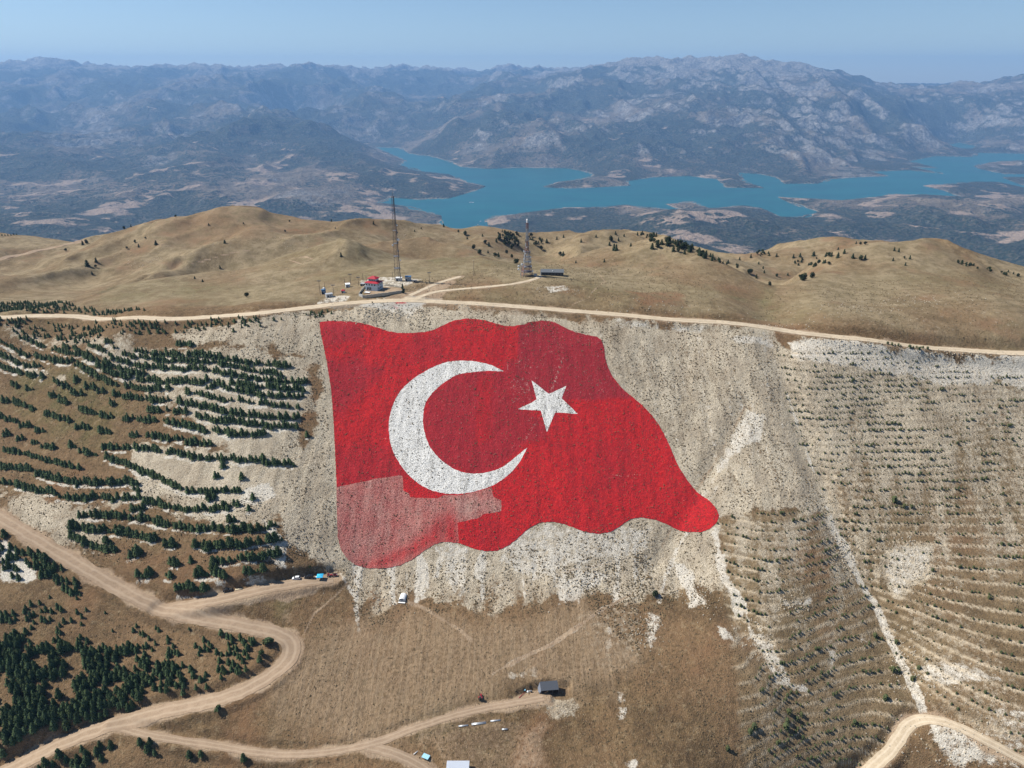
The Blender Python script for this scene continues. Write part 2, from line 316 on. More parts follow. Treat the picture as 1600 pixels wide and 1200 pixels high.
Z4 = crop((240,660), 6.154, [[(0,135),(150,160)],[(190,160),(280,165)],[(320,200),(400,200)],[(420,200),(550,215)],[(0,265),(70,275)],[(120,295),(200,298)],[(230,300),(340,330)],[(360,345),(500,345)],[(520,350),(700,360)],[(730,355),(850,375),(1050,360)],[(1070,395),(1200,395),(1270,400)],[(1300,385),(1350,410)],
 [(600,525),(650,528)],[(670,425),(690,428)],[(0,520),(30,525)],[(40,530),(140,590),(290,655),(480,670),(700,665),(830,660)],[(530,735),(570,740)],[(545,700),(590,705)],[(0,780),(100,800),(230,840),(420,850)],[(475,840),(580,850)],[(610,820),(720,830)],[(740,800),(820,800)],[(720,850),(745,860)],[(720,940),(770,945)],
 [(10,975),(140,985)],[(190,1000),(280,1010)],[(300,1020),(460,1030)],[(480,1015),(575,1020)],[(590,1040),(780,1050)],[(790,1040),(1000,1030)],[(1010,1020),(1100,1010)],[(1120,990),(1180,990)],[(860,550),(880,555)],[(960,740),(980,740)],[(910,840),(930,842)],[(1475,125),(1495,127)]])
Z5 = crop((80,800), 4.0, [[(125,100),(290,118)],[(310,115),(350,115)],[(360,125),(480,140)],[(490,140),(560,160),(650,175)],[(35,220),(110,235),(220,265)],[(130,150),(210,200)],[(215,205),(250,205)],[(260,225),(350,240)],[(335,180),(375,190)],[(385,240),(410,243)],[(485,280),(560,260)],[(515,240),(560,240)],[(715,205),(780,208)],[(740,325),(795,328)],[(870,310),(890,312)],[(540,395),(620,397)],[(720,400),(755,403)],
 [(890,200),(960,215),(1060,215),(1200,210),(1440,170)],[(960,225),(990,228)],[(1015,320),(1110,310),(1200,295)],[(1205,290),(1320,290)],[(1340,275),(1410,265)],[(1215,380),(1330,370)],[(1010,350),(1040,355)],[(905,395),(1040,390)],[(1050,405),(1090,405)],[(790,480),(880,475)],[(895,475),(970,470)],[(980,475),(1060,475)],[(1095,475),(1125,478)],[(1170,460),(1320,435)]])
LEFT_ROWS = []
for zone, rows in enumerate((Z1, Z2, Z3, Z4, Z5)):
    for r in rows:
        w_ = hits(r); L = sum(math.dist(w_[i][:2], w_[i+1][:2]) for i in range(len(w_) - 1))
        u = sum(q[0] for q in r) / len(r); v = sum(q[1] for q in r) / len(r)
        stony = 1 if (u > 250 and v < 790) or v < 590 or (v > 745 and v < 800) or u > 300 or (v > 700 and u > 150) else 0
        LEFT_ROWS.append(dict(px=r, w=w_, L=L, zone=zone, u=u, v=(0 if stony else 1), vv=v))
# ------------------------------------------------------------------ materials
def mat(name, rough=.9, spec=.2):
    m = bpy.data.materials.new(name); m.use_nodes = True
    b = m.node_tree.nodes['Principled BSDF']; b.inputs['Roughness'].default_value = rough
    b.inputs['Specular IOR Level'].default_value = spec; return m, m.node_tree.nodes, m.node_tree.links, b
class NT:                        # tiny node writer
    def __init__(s, nodes, links): s.n, s.l = nodes, links; s.co = None
    def obj(s):
        if s.co is None: s.co = s.n.new('ShaderNodeNewGeometry').outputs['Position']
        return s.co
    def attr(s, name):
        a = s.n.new('ShaderNodeAttribute'); a.attribute_name = name
        sp = s.n.new('ShaderNodeSeparateColor'); s.l.new(a.outputs['Color'], sp.inputs[0])
        return sp.outputs[0], sp.outputs[1], sp.outputs[2], a.outputs['Alpha']
    def noise(s, scale, detail=3, rough=.6, vec=None, dist=0.0):
        k = s.n.new('ShaderNodeTexNoise'); k.inputs['Scale'].default_value = scale; k.inputs['Detail'].default_value = detail
        k.inputs['Roughness'].default_value = rough; k.inputs['Distortion'].default_value = dist
        s.l.new(vec if vec is not None else s.obj(), k.inputs['Vector']); return k.outputs['Fac']
    def vor(s, scale, vec=None, out='Distance'):
        k = s.n.new('ShaderNodeTexVoronoi'); k.inputs['Scale'].default_value = scale
        s.l.new(vec if vec is not None else s.obj(), k.inputs['Vector']); return k.outputs[out]
    def scale(s, v3, vec=None):
        k = s.n.new('ShaderNodeMapping'); k.inputs['Scale'].default_value = v3
        s.l.new(vec if vec is not None else s.obj(), k.inputs['Vector']); return k.outputs[0]
    def ramp(s, f, a, b):        # smooth 0..1 between a and b
        k = s.n.new('ShaderNodeMapRange'); k.interpolation_type = 'SMOOTHSTEP'
        k.inputs['From Min'].default_value = a; k.inputs['From Max'].default_value = b; s.l.new(f, k.inputs['Value']); return k.outputs[0]
    def math(s, op, a, b=None):
        k = s.n.new('ShaderNodeMath'); k.operation = op
        for i, q in enumerate((a, b)):
            if q is None: continue
            if isinstance(q, (int, float)): k.inputs[i].default_value = q
            else: s.l.new(q, k.inputs[i])
        return k.outputs[0]
    def mix(s, f, a, b, mode='MIX'):
        k = s.n.new('ShaderNodeMix'); k.data_type = 'RGBA'; k.blend_type = mode
        if isinstance(f, (int, float)): k.inputs[0].default_value = f
        else: s.l.new(f, k.inputs[0])
        for i, q in ((6, a), (7, b)):
            if isinstance(q, (tuple, list)): k.inputs[i].default_value = (*q, 1)
            else: s.l.new(q, k.inputs[i])
        return k.outputs[2]
    def bump(s, h, dist, b, strength=1.0):
        k = s.n.new('ShaderNodeBump'); k.inputs['Distance'].default_value = dist; k.inputs['Strength'].default_value = strength
        s.l.new(h, k.inputs['Height']); s.l.new(k.outputs[0], b.inputs['Normal'])
def plain(name, c, rough=.8, spec=.3, metal=0.0, var=.12, sc=1.5):
    m, n, l, b = mat(name, rough, spec); t = NT(n, l); b.inputs['Metallic'].default_value = metal
    f = t.noise(sc, 4)
    l.new(t.mix(f, tuple(max(0, q * (1 - var)) for q in c), tuple(min(1, q * (1 + var)) for q in c)), b.inputs['Base Color']); return m
def ground_mat():
    m, n, l, b = mat('mountain_ground', .95, .1); t = NT(n, l)
    scree, white, dirt, plow = t.attr('mask_a'); green, gravel, red, terr = t.attr('mask_b'); weed_shade, rusty, golden, _d = t.attr('mask_c')
    big = t.noise(.018, 4, .6); mid = t.noise(.09, 4, .65); small = t.noise(.55, 4, .7); fine = t.noise(1.7, 3, .7)
    # dry grass
    g = t.mix(t.ramp(mid, .35, .65), (.098, .062, .032), (.180, .118, .060))
    g = t.mix(t.ramp(big, .35, .65), g, (.190, .118, .062))
    g = t.mix(t.math('MULTIPLY', t.ramp(fine, .52, .68), .75), g, (.33, .24, .14))
    g = t.mix(t.math('MULTIPLY', t.ramp(small, .50, .34), .75), g, (.075, .055, .028))
    gg = t.mix(t.ramp(small, .4, .6), (.090, .082, .032), (.15, .128, .055))
    g = t.mix(t.math('MULTIPLY', green, t.ramp(mid, .3, .6)), g, gg)
    g = t.mix(t.math('MULTIPLY', golden, t.math('ADD', .25, t.math('MULTIPLY', t.ramp(t.noise(.013, 4, .6), .35, .62), .6))), g, t.mix(t.ramp(mid, .35, .65), (.20, .158, .088), (.31, .245, .150)))
    coarse = t.noise(.22, 4, .75); g = t.mix(t.math('MULTIPLY', t.ramp(coarse, .54, .70), .6), g, (.31, .235, .14)); g = t.mix(t.math('MULTIPLY', t.ramp(coarse, .46, .34), .5), g, (.105, .072, .040))
    g = t.mix(t.math('MULTIPLY', rusty, t.ramp(mid, .3, .6)), g, (.20, .105, .055))
    # broken limestone with dark tufts between
    s = t.mix(t.ramp(fine, .38, .62), (.36, .30, .21), (.61, .53, .405))
    s = t.mix(t.ramp(t.noise(.06, 4, .6), .38, .66), s, t.mix(.5, s, (.27, .21, .145)))
    streak = t.noise(1.0, 3, .6, t.scale((.28, .035, .06)))
    patchy = t.noise(.05, 3, .6, t.scale((1, .35, 1)))
    tuft = t.math('ADD', t.noise(1.9, 2, .6), t.math('ADD', t.math('MULTIPLY', t.math('SUBTRACT', streak, .5), .5), t.math('MULTIPLY', t.math('SUBTRACT', patchy, .5), .45)))
    s = t.mix(t.math('MULTIPLY', t.ramp(tuft, .54, .66), .72), s, (.125, .095, .060))
    wfac = t.ramp(t.math('ADD', white, t.math('MULTIPLY', t.math('SUBTRACT', t.noise(.30, 5, .75), .5), 1.5)), .42, .72)
    wcol = t.mix(t.ramp(fine, .35, .65), (.42, .375, .30), (.70, .645, .55))
    sf = t.ramp(t.math('ADD', scree, t.math('MULTIPLY', t.math('SUBTRACT', t.noise(.35, 5, .75), .5), 1.1)), .38, .66)
    c = t.mix(sf, g, s)
    c = t.mix(wfac, c, wcol)
    # ploughed strips
    pl = t.mix(t.ramp(small, .35, .65), (.18, .122, .07), (.31, .222, .138)); fur = t.noise(1.0, 3, .65, t.scale((.85, .02, .03))); pl = t.mix(t.math('MULTIPLY', t.ramp(fur, .40, .64), .42), pl, (.41, .315, .205)); pl = t.mix(t.math('MULTIPLY', t.ramp(coarse, .55, .7), .4), pl, (.12, .082, .047))
    c = t.mix(t.math('MULTIPLY', plow, .72), c, pl)
    c = t.mix(t.math('MULTIPLY', weed_shade, t.ramp(small, .3, .5)), c, (.125, .09, .05))
    # planting lines: pale freshly turned strip, below it weed growth with shade painted into the colour
    c = t.mix(t.math('MULTIPLY', terr, t.ramp(small, .30, .55)), c, t.mix(fine, (.44, .345, .22), (.64, .54, .40)))
    d = t.mix(t.ramp(mid, .3, .7), (.26, .18, .115), (.38, .28, .185))
    d = t.mix(t.math('MULTIPLY', t.ramp(fine, .5, .66), .4), d, (.5, .4, .28))
    c = t.mix(t.ramp(t.math('ADD', dirt, t.math('MULTIPLY', t.math('SUBTRACT', small, .5), .5)), .3, .7), c, d)
    gr = t.mix(fine, (.36, .34, .30), (.50, .48, .43))
    c = t.mix(t.math('MULTIPLY', gravel, .85), c, gr)
    c = t.mix(t.math('MULTIPLY', red, t.ramp(small, .3, .55)), c, (.50, .05, .06))
    l.new(c, b.inputs['Base Color'])
    h = t.math('ADD', t.math('MULTIPLY', fine, .6), t.math('ADD', small, t.math('MULTIPLY', tuft, .5)))
    t.bump(h, .9, b, .9); return m
def far_mat():
    m, n, l, b = mat('far_mountains', .95, .1); t = NT(n, l)
    forest, rock, field, bank = t.attr('mask_a')
    n1 = t.noise(.0011, 6, .65); n2 = t.noise(.0045, 5, .7); n3 = t.noise(.02, 4, .7)
    soil = t.mix(t.ramp(n2, .35, .65), (.095, .080, .058), (.22, .172, .125))
    rockc = t.mix(t.ramp(n3, .35, .65), (.12, .112, .10), (.34, .31, .275))
    c = t.mix(t.ramp(t.math('ADD', rock, t.math('MULTIPLY', t.math('SUBTRACT', n3, .5), .8)), .3, .7), soil, rockc)
    fo = t.math('ADD', forest, t.math('MULTIPLY', t.math('SUBTRACT', n2, .5), 1.5))
    fo = t.math('ADD', fo, t.math('MULTIPLY', t.math('SUBTRACT', n3, .5), 1.0))
    dots = t.ramp(t.noise(.035, 2, .5), .42, .56)
    fcol = t.mix(n3, (.012, .021, .014), (.030, .042, .024))
    c = t.mix(t.math('MULTIPLY', t.ramp(fo, .40, .54), t.math('ADD', .68, t.math('MULTIPLY', dots, .32))), c, fcol)
    c = t.mix(t.ramp(t.math('ADD', field, t.math('MULTIPLY', t.math('SUBTRACT', n2, .5), .9)), .45, .6), c, t.mix(n3, (.25, .18, .13), (.36, .275, .205)))
    c = t.mix(t.math('MULTIPLY', bank, .55), c, (.38, .32, .25))
    l.new(c, b.inputs['Base Color']); t.bump(t.math('ADD', n2, t.math('MULTIPLY', n3, .45)), 140, b, .8); return m
def water_mat():
    m, n, l, b = mat('lake_water', .35, .12); t = NT(n, l)
    v = t.scale((1, 2.5, 1)); f = t.noise(.0012, 5, .6, v, .6)
    c = t.mix(t.ramp(f, .35, .7), (.002, .098, .103), (.001, .074, .086))
    l.new(c, b.inputs['Base Color']); t.bump(t.noise(.05, 3, .6), .6, b, .5); return m
def link(name, me, parent=None, smooth=False):
    o = bpy.data.objects.new(name, me); COL.objects.link(o)
    if parent is not None: o.parent = parent
    return o
def mesh_np(name, V, F, mats=None, smooth=True):
    me = bpy.data.meshes.new(name); V = np.ascontiguousarray(V, np.float32); F = np.ascontiguousarray(F, np.int32); k = F.shape[1]
    me.vertices.add(len(V)); me.vertices.foreach_set('co', V.ravel())
    me.loops.add(F.size); me.loops.foreach_set('vertex_index', F.ravel())
    me.polygons.add(len(F)); me.polygons.foreach_set('loop_start', np.arange(0, F.size, k, dtype=np.int32))
    try: me.polygons.foreach_set('loop_total', np.full(len(F), k, np.int32))
    except Exception: pass
    me.polygons.foreach_set('use_smooth', np.full(len(F), smooth, bool))
    me.update(calc_edges=True)
    for q in (mats or []): me.materials.append(q)
    return me
def add_attr(me, name, rgba):
    a = me.color_attributes.new(name, 'FLOAT_COLOR', 'POINT'); a.data.foreach_set('color', np.ascontiguousarray(rgba, np.float32).ravel())
def grid_faces(nr, nc):
    i = np.arange(nr - 1)[:, None] * nc + np.arange(nc - 1)[None]; i = i.ravel()
    return np.stack([i, i + 1, i + nc + 1, i + nc], 1)
# ------------------------------------------------------------------ near mountain mesh
LQ = 1.0
def near_ground():
    rr = np.concatenate([np.exp(np.arange(math.log(60), math.log(180), .012)), np.exp(np.arange(math.log(180), math.log(1430), .0031 / LQ))])
    aa = np.radians(np.arange(-60, 60.01, .135 / LQ)); A, R = np.meshgrid(aa, rr); x = (R * np.sin(A)).ravel(); y = (R * np.cos(A)).ravel()
    z = HG(x, y)
    wob = fbm(x / 14, y / 14, 61, 4) * 1.4; wb2 = fbm(x / 40, y / 40, 63, 3) * 1.6
    def P(pts, soft, a=1.0, wb=wob): return a * poly_mask(hits(pts), x, y, soft, wb)
    def Lm(pts, w, soft, a=1.0): return a * line_mask(hits(pts), x, y, w, soft, wob)
    mx = np.maximum
    scree = P([(250,518),(360,508),(500,486),(640,476),(800,486),(1000,502),(1200,520),(1250,545),(1250,640),(1315,800),(1180,800),(1135,812),(1140,930),(1090,925),(1010,950),(960,945),(880,930),(820,960),(760,970),(690,965),(640,930),(560,985),(545,930),(528,895),(440,860),(430,780),(390,800),(330,790),(300,770),(260,720),(330,700),(470,715),(490,660),(495,580),(470,560),(300,540)], 7, .82) + 0
    scree = scree + .22 * fbm(x / 11 - y / 45, y / 60, 181, 4) * (scree > .05)
    low = (1 - sstep(280, 336, y)) * (np.abs(x) < 190); scree = scree - low * (.50 - .75 * fbm(x / 9, y / 22, 183, 3)) * (scree > .3)
    mid_r = poly_mask(hits([(950,520),(1210,530),(1290,790),(1130,790),(1060,700)]), x, y, 10); scree = scree - mid_r * (.05 - .42 * fbm((x + y * .45) / 9, (y - x * .2) / 70, 185, 4))
    scree = mx(scree, P([(1225,530),(1400,548),(1600,562),(1700,570),(1700,600),(1600,590),(1500,600),(1400,640),(1330,640),(1330,720),(1300,760),(1240,640)], 16, .62))
    scree = mx(scree, P([(200,690),(300,700),(470,720),(440,800),(445,870),(410,880),(430,830),(330,830),(250,790),(150,790),(60,770),(0,765),(0,810),(120,865),(170,850),(150,800),(200,760)], 6, .7))
    scree = mx(scree, P([(0,500),(150,520),(240,540),(330,545),(480,560),(490,600),(470,660),(400,690),(260,640),(200,600),(130,545),(0,520)], 8, .62))
    scree = mx(scree, P([(330,540),(480,560),(492,600),(475,680),(470,740),(400,735),(330,700),(280,640),(300,560)], 7, .85))
    scree = mx(scree, P([(0,560),(60,590),(130,600),(60,575),(0,540)], 4, .8))
    scree = mx(scree, P([(550,480),(660,470),(660,500),(600,502),(560,500)], 4, .9))
    scree = mx(scree, (.46 + .36 * fbm(x / 13 - y / 50, y / 60, 81, 4) + .26 * sstep(335, 420, y) * (1 - .45 * sstep(220, 330, x)) + .10 * (x < 190) - .24 * (1 - sstep(260, 350, y)) * (1 + .5 * (x > 180))) * poly_mask(TERR, x, y, 6, wob))
    scree = mx(scree, P([(1200,460),(1300,475),(1430,440),(1500,470),(1700,500),(1700,555),(1400,535),(1220,512)], 16, .34, wb2))
    scree = mx(scree, P([(1380,850),(1460,850),(1470,900),(1400,940),(1370,890)], 5, .7)); scree = mx(scree, P([(1400,930),(1500,950),(1600,1050),(1600,1200),(1560,1200),(1450,1120),(1420,1020)], 9, .45))
    scree = mx(scree, P([(890,955),(1010,940),(1010,1040),(950,1060),(900,1010)], 6, .45)); scree = mx(scree, P([(400,930),(440,915),(470,925),(460,980),(400,970)], 4, .3))
    scree = mx(scree, P([(855,1085),(900,1085),(905,1125),(860,1120)], 3, .7))
    white = P([(560,470),(600,462),(668,462),(665,482),(640,500),(590,490)], 3, .62)
    for q, a in (([(1135,812),(1125,830),(1140,900),(1168,945),(1150,960),(1115,880),(1112,830)], .8), ([(1300,800),(1330,850),(1346,890),(1336,900),(1305,840),(1290,800)], .85),
                 ([(1050,870),(1075,880),(1108,945),(1078,948),(1060,905)], .8), ([(1165,630),(1200,650),(1190,690),(1140,720),(1090,790),(1050,840),(1100,760),(1140,690)], .62),
                 ([(670,850),(735,850),(735,900),(720,945),(690,890)], .55), ([(800,820),(1020,820),(1010,865),(900,885),(830,905),(770,880)], .55),
                 ([(870,900),(930,885),(960,900),(900,935),(870,950)], .66), ([(380,762),(420,752),(428,775),(400,795),(375,785)], .75),
                 ([(395,800),(430,820),(458,850),(440,880),(425,865),(420,835)], .7), ([(440,820),(455,850),(445,885),(432,880),(440,850)], .8), ([(385,905),(388,905),(388,907),(385,907)], .1),
                 ([(1225,530),(1280,535),(1400,550),(1600,565),(1600,590),(1500,605),(1400,585),(1300,570),(1240,560)], .74), ([(1560,560),(1650,565),(1650,610),(1560,605)], .7),
                 ([(1395,850),(1455,855),(1460,890),(1400,930),(1380,890)], .55), ([(1430,1030),(1520,1040),(1560,1060),(1500,1075),(1440,1060)], .6), ([(1450,1120),(1500,1135),(1570,1170),(1600,1210),(1480,1200),(1460,1150)], .62),
                 ([(1530,1150),(1640,1200),(1640,1120),(1560,1090)], .45), ([(1170,990),(1190,960),(1210,1010),(1240,1070),(1220,1060)], .6), ([(1120,975),(1140,985),(1150,1000),(1130,995)], .75),
                 ([(1225,940),(1265,938),(1262,948),(1230,950)], .8), ([(1285,1005),(1310,1020),(1300,1035)], .7), ([(945,975),(962,975),(955,1010),(948,1012)], .7),
                 ([(1010,950),(1040,960),(1020,1010),(1040,1050),(1005,1000)], .55), ([(975,1190),(1000,1180),(1000,1215),(985,1215)], .7), ([(790,1050),(840,1040),(838,1060),(800,1065)], .5), ([(862,1110),(900,1095),(905,1120),(870,1125)], .32),
                 ([(965,1080),(980,1085),(978,1130),(965,1125)], .5), ([(0,845),(40,870),(60,905),(0,915)], .75), ([(850,448),(885,445),(890,455),(855,458)], .55), ([(560,440),(600,432),(660,436),(640,446),(600,452)], .55),
                 ([(490,475),(520,462),(545,462),(540,474),(500,480)], .6), ([(1340,1000),(1345,980),(1355,1000)], .5), ([(1135,525),(1200,524),(1215,540),(1150,540)], .6), ([(960,500),(1100,512),(1100,520),(960,512)], .5)):
        white = mx(white, P(q, 3.0, min(.95, a * 1.12)))
    for q, wd, a in ((([(1232,610),(1262,700),(1290,780),(1300,800)]), 1.0, .8), ([(1330,870),(1345,900),(1370,940),(1400,1010),(1425,1060),(1445,1100),(1450,1120)], 2.0, .85),
                  ([(1165,945),(1175,985),(1200,1010),(1215,1060),(1260,1075)], 1.6, .7), ([(530,895),(555,930),(560,985)], 1.6, .7), ([(1250,560),(1262,640)], .8, .3), ([(210,960),(240,950)], 1, 0)):
        white = mx(white, Lm(q, wd, 1.5, a))
    for i in range(26):                                      # pale runnels below the paint
        u0 = RNG.uniform(545, 1000); v0 = RNG.uniform(850, 880) ; white = mx(white, Lm([(u0, v0), (u0 + RNG.uniform(-6, 8), v0 + RNG.uniform(25, 85))], RNG.uniform(.8, 2.8), 1.5, .72))
    for q, wd, a in (([(770,918),(830,905),(900,890),(960,878),(1010,868)], .9, .7), ([(770,1052),(820,1026),(860,1008),(905,978),(935,955),(985,930)], 1.2, .85), ([(1120,760),(1095,800),(1060,850),(1040,900),(1030,940)], 1.6, .6), ([(1010,880),(1000,920),(975,950)], 1.2, .6)): white = mx(white, Lm(q, wd, 1.2, a))
    for i in range(60):
        u0 = RNG.uniform(930, 1220); v0 = RNG.uniform(515, 700); white = mx(white, Lm([(u0, v0), (u0 + RNG.uniform(6, 22), v0 + RNG.uniform(30, 110))], RNG.uniform(.4, 1.5), 1.3, .45))
    for r in LEFT_ROWS:                                      # stones heaped under every planted row on the left
        p = np.array(r['w']); q = p.copy(); q[:, 1] -= 2.4; a = .26 + .44 * (r['v'] < 0.5)
        white = mx(white, a * line_mask(q, x, y, 1.1, 1.3, wob)) if len(q) > 1 else white
    left_w = P([(120,520),(250,530),(330,545),(490,570),(480,640),(440,690),(250,640),(200,600),(100,560),(0,540),(0,500)], 6, 1.0)
    left_b = P([(0,720),(250,740),(440,790),(460,880),(300,880),(200,850),(60,780),(0,800)], 6, 1.0)
    white *= 1
    dirt = np.zeros(x.size)
    for p, zc, hw, bench in ROADS: dirt = mx(dirt, line_mask(p, x, y, hw + 1.0, 2.6, wob) * .9)
    dirt = mx(dirt, P([(470,905),(530,895),(528,915),(470,935),(330,960),(290,962),(330,940)], 2.5, .9))
    dirt = mx(dirt, P([(590,470),(650,455),(700,452),(690,470),(600,480)], 2, .8)); dirt = mx(dirt, P([(436,962),(452,950),(473,985),(462,990),(448,975)], 3, .42))
    dirt = mx(dirt, P([(400,975),(460,985),(476,998),(450,1010),(420,985)], 2, .8)); dirt = mx(dirt, P([(790,1105),(812,1080),(840,1068),(865,1075),(860,1100),(820,1110)], 2, .95))
    dirt = mx(dirt, P([(820,1125),(858,1122),(858,1200),(800,1200)], 4, .5)); dirt = mx(dirt, P([(640,1135),(700,1122),(780,1112),(850,1120),(862,1210),(720,1215),(660,1180)], 5, .42)); dirt = mx(dirt, P([(570,455),(600,448),(628,450),(628,457),(600,461),(572,464)], 1.5, .8)); dirt = mx(dirt, P([(540,480),(600,466),(660,460),(700,450),(715,440),(700,436),(660,452),(600,464),(540,474)], 2, .75)); dirt = mx(dirt, P([(1195,520),(1215,510),(1212,560),(1190,580)], 3, .4))
    dirt = mx(dirt, P([(640,470),(760,480),(900,495),(900,500),(760,492),(650,480)], 1.5, .45))
    for q, wd, a in (([(474,992),(490,960),(530,925),(556,898)], .7, .75), ([(480,975),(550,967),(600,955),(625,943)], .45, .6), ([(505,972),(560,948),(622,940)], .4, .5), ([(556,898),(580,870),(600,840)], .4, .3),
                     ([(636,940),(665,952),(690,968),(720,985),(735,1000)], 1.4, .6), ([(770,1052),(820,1026),(860,1008),(905,978),(935,955),(985,930)], 1.1, .75), ([(770,918),(830,905),(900,890),(960,878),(1010,868)], .6, .6),
                     ([(1165,632),(1150,660),(1120,715),(1090,760),(1060,800),(1035,850)], .9, .6), ([(630,470),(660,478),(700,480)], .8, .3), ([(300,411),(350,398),(390,392)], 1.3, .75), ([(390,392),(430,399)], 1.2, .5), ([(430,385),(500,372),(560,368)], 1.0, .5), ([(60,440),(150,400),(220,372)], .9, .4), ([(930,420),(945,440),(920,465),(890,478)], .9, .6), ([(1000,420),(1100,425),(1180,455)], .9, .35),
                     ([(453,407),(470,412),(488,404),(475,401),(453,405)], 1.1, .8), ([(800,455),(820,470),(905,480),(925,460),(930,420)], .6, 0), ([(640,430),(700,420),(760,440)], .5, 0)):
        dirt = mx(dirt, Lm(q, wd, .8, a))
    plow = P([(420,1060),(480,1010),(560,970),(640,955),(760,975),(850,960),(905,945),(1000,1010),(1000,1040),(930,1080),(880,1090),(780,1050),(770,1090),(720,1115),(600,1150),(560,1165),(440,1130)], 10)
    plow *= .95
    plow = mx(plow, P([(870,1000),(960,985),(1000,1040),(940,1070),(880,1095),(850,1060)], 8, .8))
    green = P([(150,455),(300,440),(460,445),(480,470),(300,476),(150,474)], 12, .75) + P([(420,400),(620,396),(760,425),(620,440),(480,440),(400,425)], 12, .55) + P([(40,575),(150,570),(220,620),(150,700),(40,680),(20,620)], 10, .75)
    green += P([(1190,440),(1215,470),(1215,505),(1180,500)], 6, .6) + P([(700,450),(800,450),(830,470),(700,474)], 8, .3) + P([(640,1115),(720,1100),(720,1130),(650,1150)], 5, .5) + P([(420,915),(470,935),(430,960),(400,940)], 5, .5)
    green += .28 * sstep(-.2, .5, fbm(x / 90, y / 90, 90, 3)) * (y > 480) + .8 * P([(560,385),(760,400),(900,420),(1000,440),(1180,470),(1000,470),(700,430),(560,410)], 20) + .5 * P([(1200,480),(1300,440),(1440,410),(1600,440),(1600,470),(1400,450),(1250,500)], 18)
    gravel = P([(560,478),(590,468),(640,463),(690,466),(664,476),(640,484),(600,484)], 1.6, .9) + P([(560,468),(560,480),(520,484),(500,480)], 2, .3)
    red = P([(616,472),(632,471),(634,474),(620,476)], .5, .9) + P([(615,478),(622,480),(620,484)], .5, .5)
    tmm = poly_mask(TERR, x, y, 3, wob) * (1 - poly_mask(TERR_HOLE, x, y, 4))
    fr_ = terr_phase(x, y, HB(x, y) - 3.0 * np.exp(-(dist_line(GULLY[0], x, y) / 10) ** 2) - 3.0 * np.exp(-(dist_line(GULLY[1], x, y) / 9) ** 2)); fr_ = fr_ - np.floor(fr_)
    band = sstep(.04, .10, fr_) * (1 - sstep(.20, .30, fr_)); gap = sstep(-.45, .25, fbm(x / 22, fr_ * 0 + np.floor(terr_phase(x, y, HB(x, y))) * 3.7, 15, 2))
    terr = tmm * band * (.45 + .55 * gap)
    # plough furrows run down the slope
    X2 = plow; furrow = .5 + .5 * np.sin((x + 4 * noise(x / 60, y / 60, 4)) * 2 * math.pi / 2.1)
    z = z + np.clip(plow, 0, 1) * (furrow - .5) * .04
    rough_extra = (1 - np.clip(dirt + gravel, 0, 1)) * np.exp(-((np.hypot(x, y) - 330) / 260) ** 2)
    z = z + rough_extra * (noise(x / 1.7, y / 1.7, 71) * .16) 
    me = mesh_np('hillside', np.stack([x, y, z], 1), grid_faces(len(rr), len(aa))[:, ::-1], [ground_mat()])
    add_attr(me, 'mask_a', np.clip(np.stack([scree, white, dirt, plow], 1), 0, 1)); weed_shade = tmm * sstep(.26, .34, fr_) * (1 - sstep(.55, .75, fr_)) * .35
    rusty = .8 * P([(980,455),(1060,455),(1070,478),(1000,482)], 5) + .7 * P([(820,1125),(858,1122),(858,1200),(800,1200)], 4) + .5 * P([(180,860),(420,900),(300,930),(200,900)], 6) + .28 * P([(230,345),(520,345),(520,365),(380,372),(250,372)], 15) + .5 * sstep(.15, .5, fbm(x / 50, y / 50, 119, 3))
    add_attr(me, 'mask_c', np.clip(np.stack([weed_shade, rusty, P([(-400,480),(0,490),(480,474),(640,464),(900,480),(1200,508),(1600,548),(2000,570),(2000,300),(-400,300)], 5) + .42 * tmm, weed_shade * 0 + 1], 1), 0, 1)); add_attr(me, 'mask_b', np.clip(np.stack([green, gravel, red, terr], 1), 0, 1))
    o = link('hillside', me); o['kind'] = 'structure'; return o
# ------------------------------------------------------------------ lake and far ranges
LAKE = [(586,230),(625,231),(639,240),(670,244),(698,251),(720,261),(765,264),(817,262),(887,263),(922,270),(925,275),(905,280),(870,285),(847,292),(870,294),(930,293),(985,290),(980,283),(1020,277),(1075,275),(1120,280),(1133,293),(1194,294),(1166,284),(1155,270),(1187,272),(1211,277),(1225,287),(1278,287),(1299,280),(1341,277),(1390,275),(1362,268),(1421,266),(1477,272),(1428,261),(1467,263),(1421,252),(1460,244),(1519,245),(1530,239),(1600,240),(1680,242),(1680,252),(1600,252),(1560,252),(1520,259),(1530,264),(1570,272),(1680,273),(1680,277),(1565,277),(1600,291),(1680,296),(1640,300),(1558,285),(1520,284),(1477,288),(1441,290),(1474,298),(1498,307),(1390,303),(1376,307),(1313,313),(1215,308),(1229,315),(1278,331),(1257,339),(1222,339),(1190,326),(1159,321),(1110,326),(1082,315),(1040,319),(1061,328),(1003,324),(978,320),(940,324),(887,324),(835,331),(772,338),(758,343),(765,358),(690,362),(691,338),(667,331),(635,322),(590,317),(614,309),(653,312),(702,310),(744,298),(760,291),(730,284),(702,273),(660,268),(625,258),(635,251),(614,242)]
LK = [at_z(u, v, 0)[:2] for u, v in LAKE]
LK2 = [at_z(u, v, 0)[:2] for u, v in [(470,209),(484,207),(497,211),(493,214),(476,214)]]
LK3 = [at_z(u, v, 0)[:2] for u, v in [(1477,226),(1500,223),(1523,228),(1518,234),(1495,235)]]
def km(*rows): return [(u, v, k * 1000.0) for u, v, k in rows]
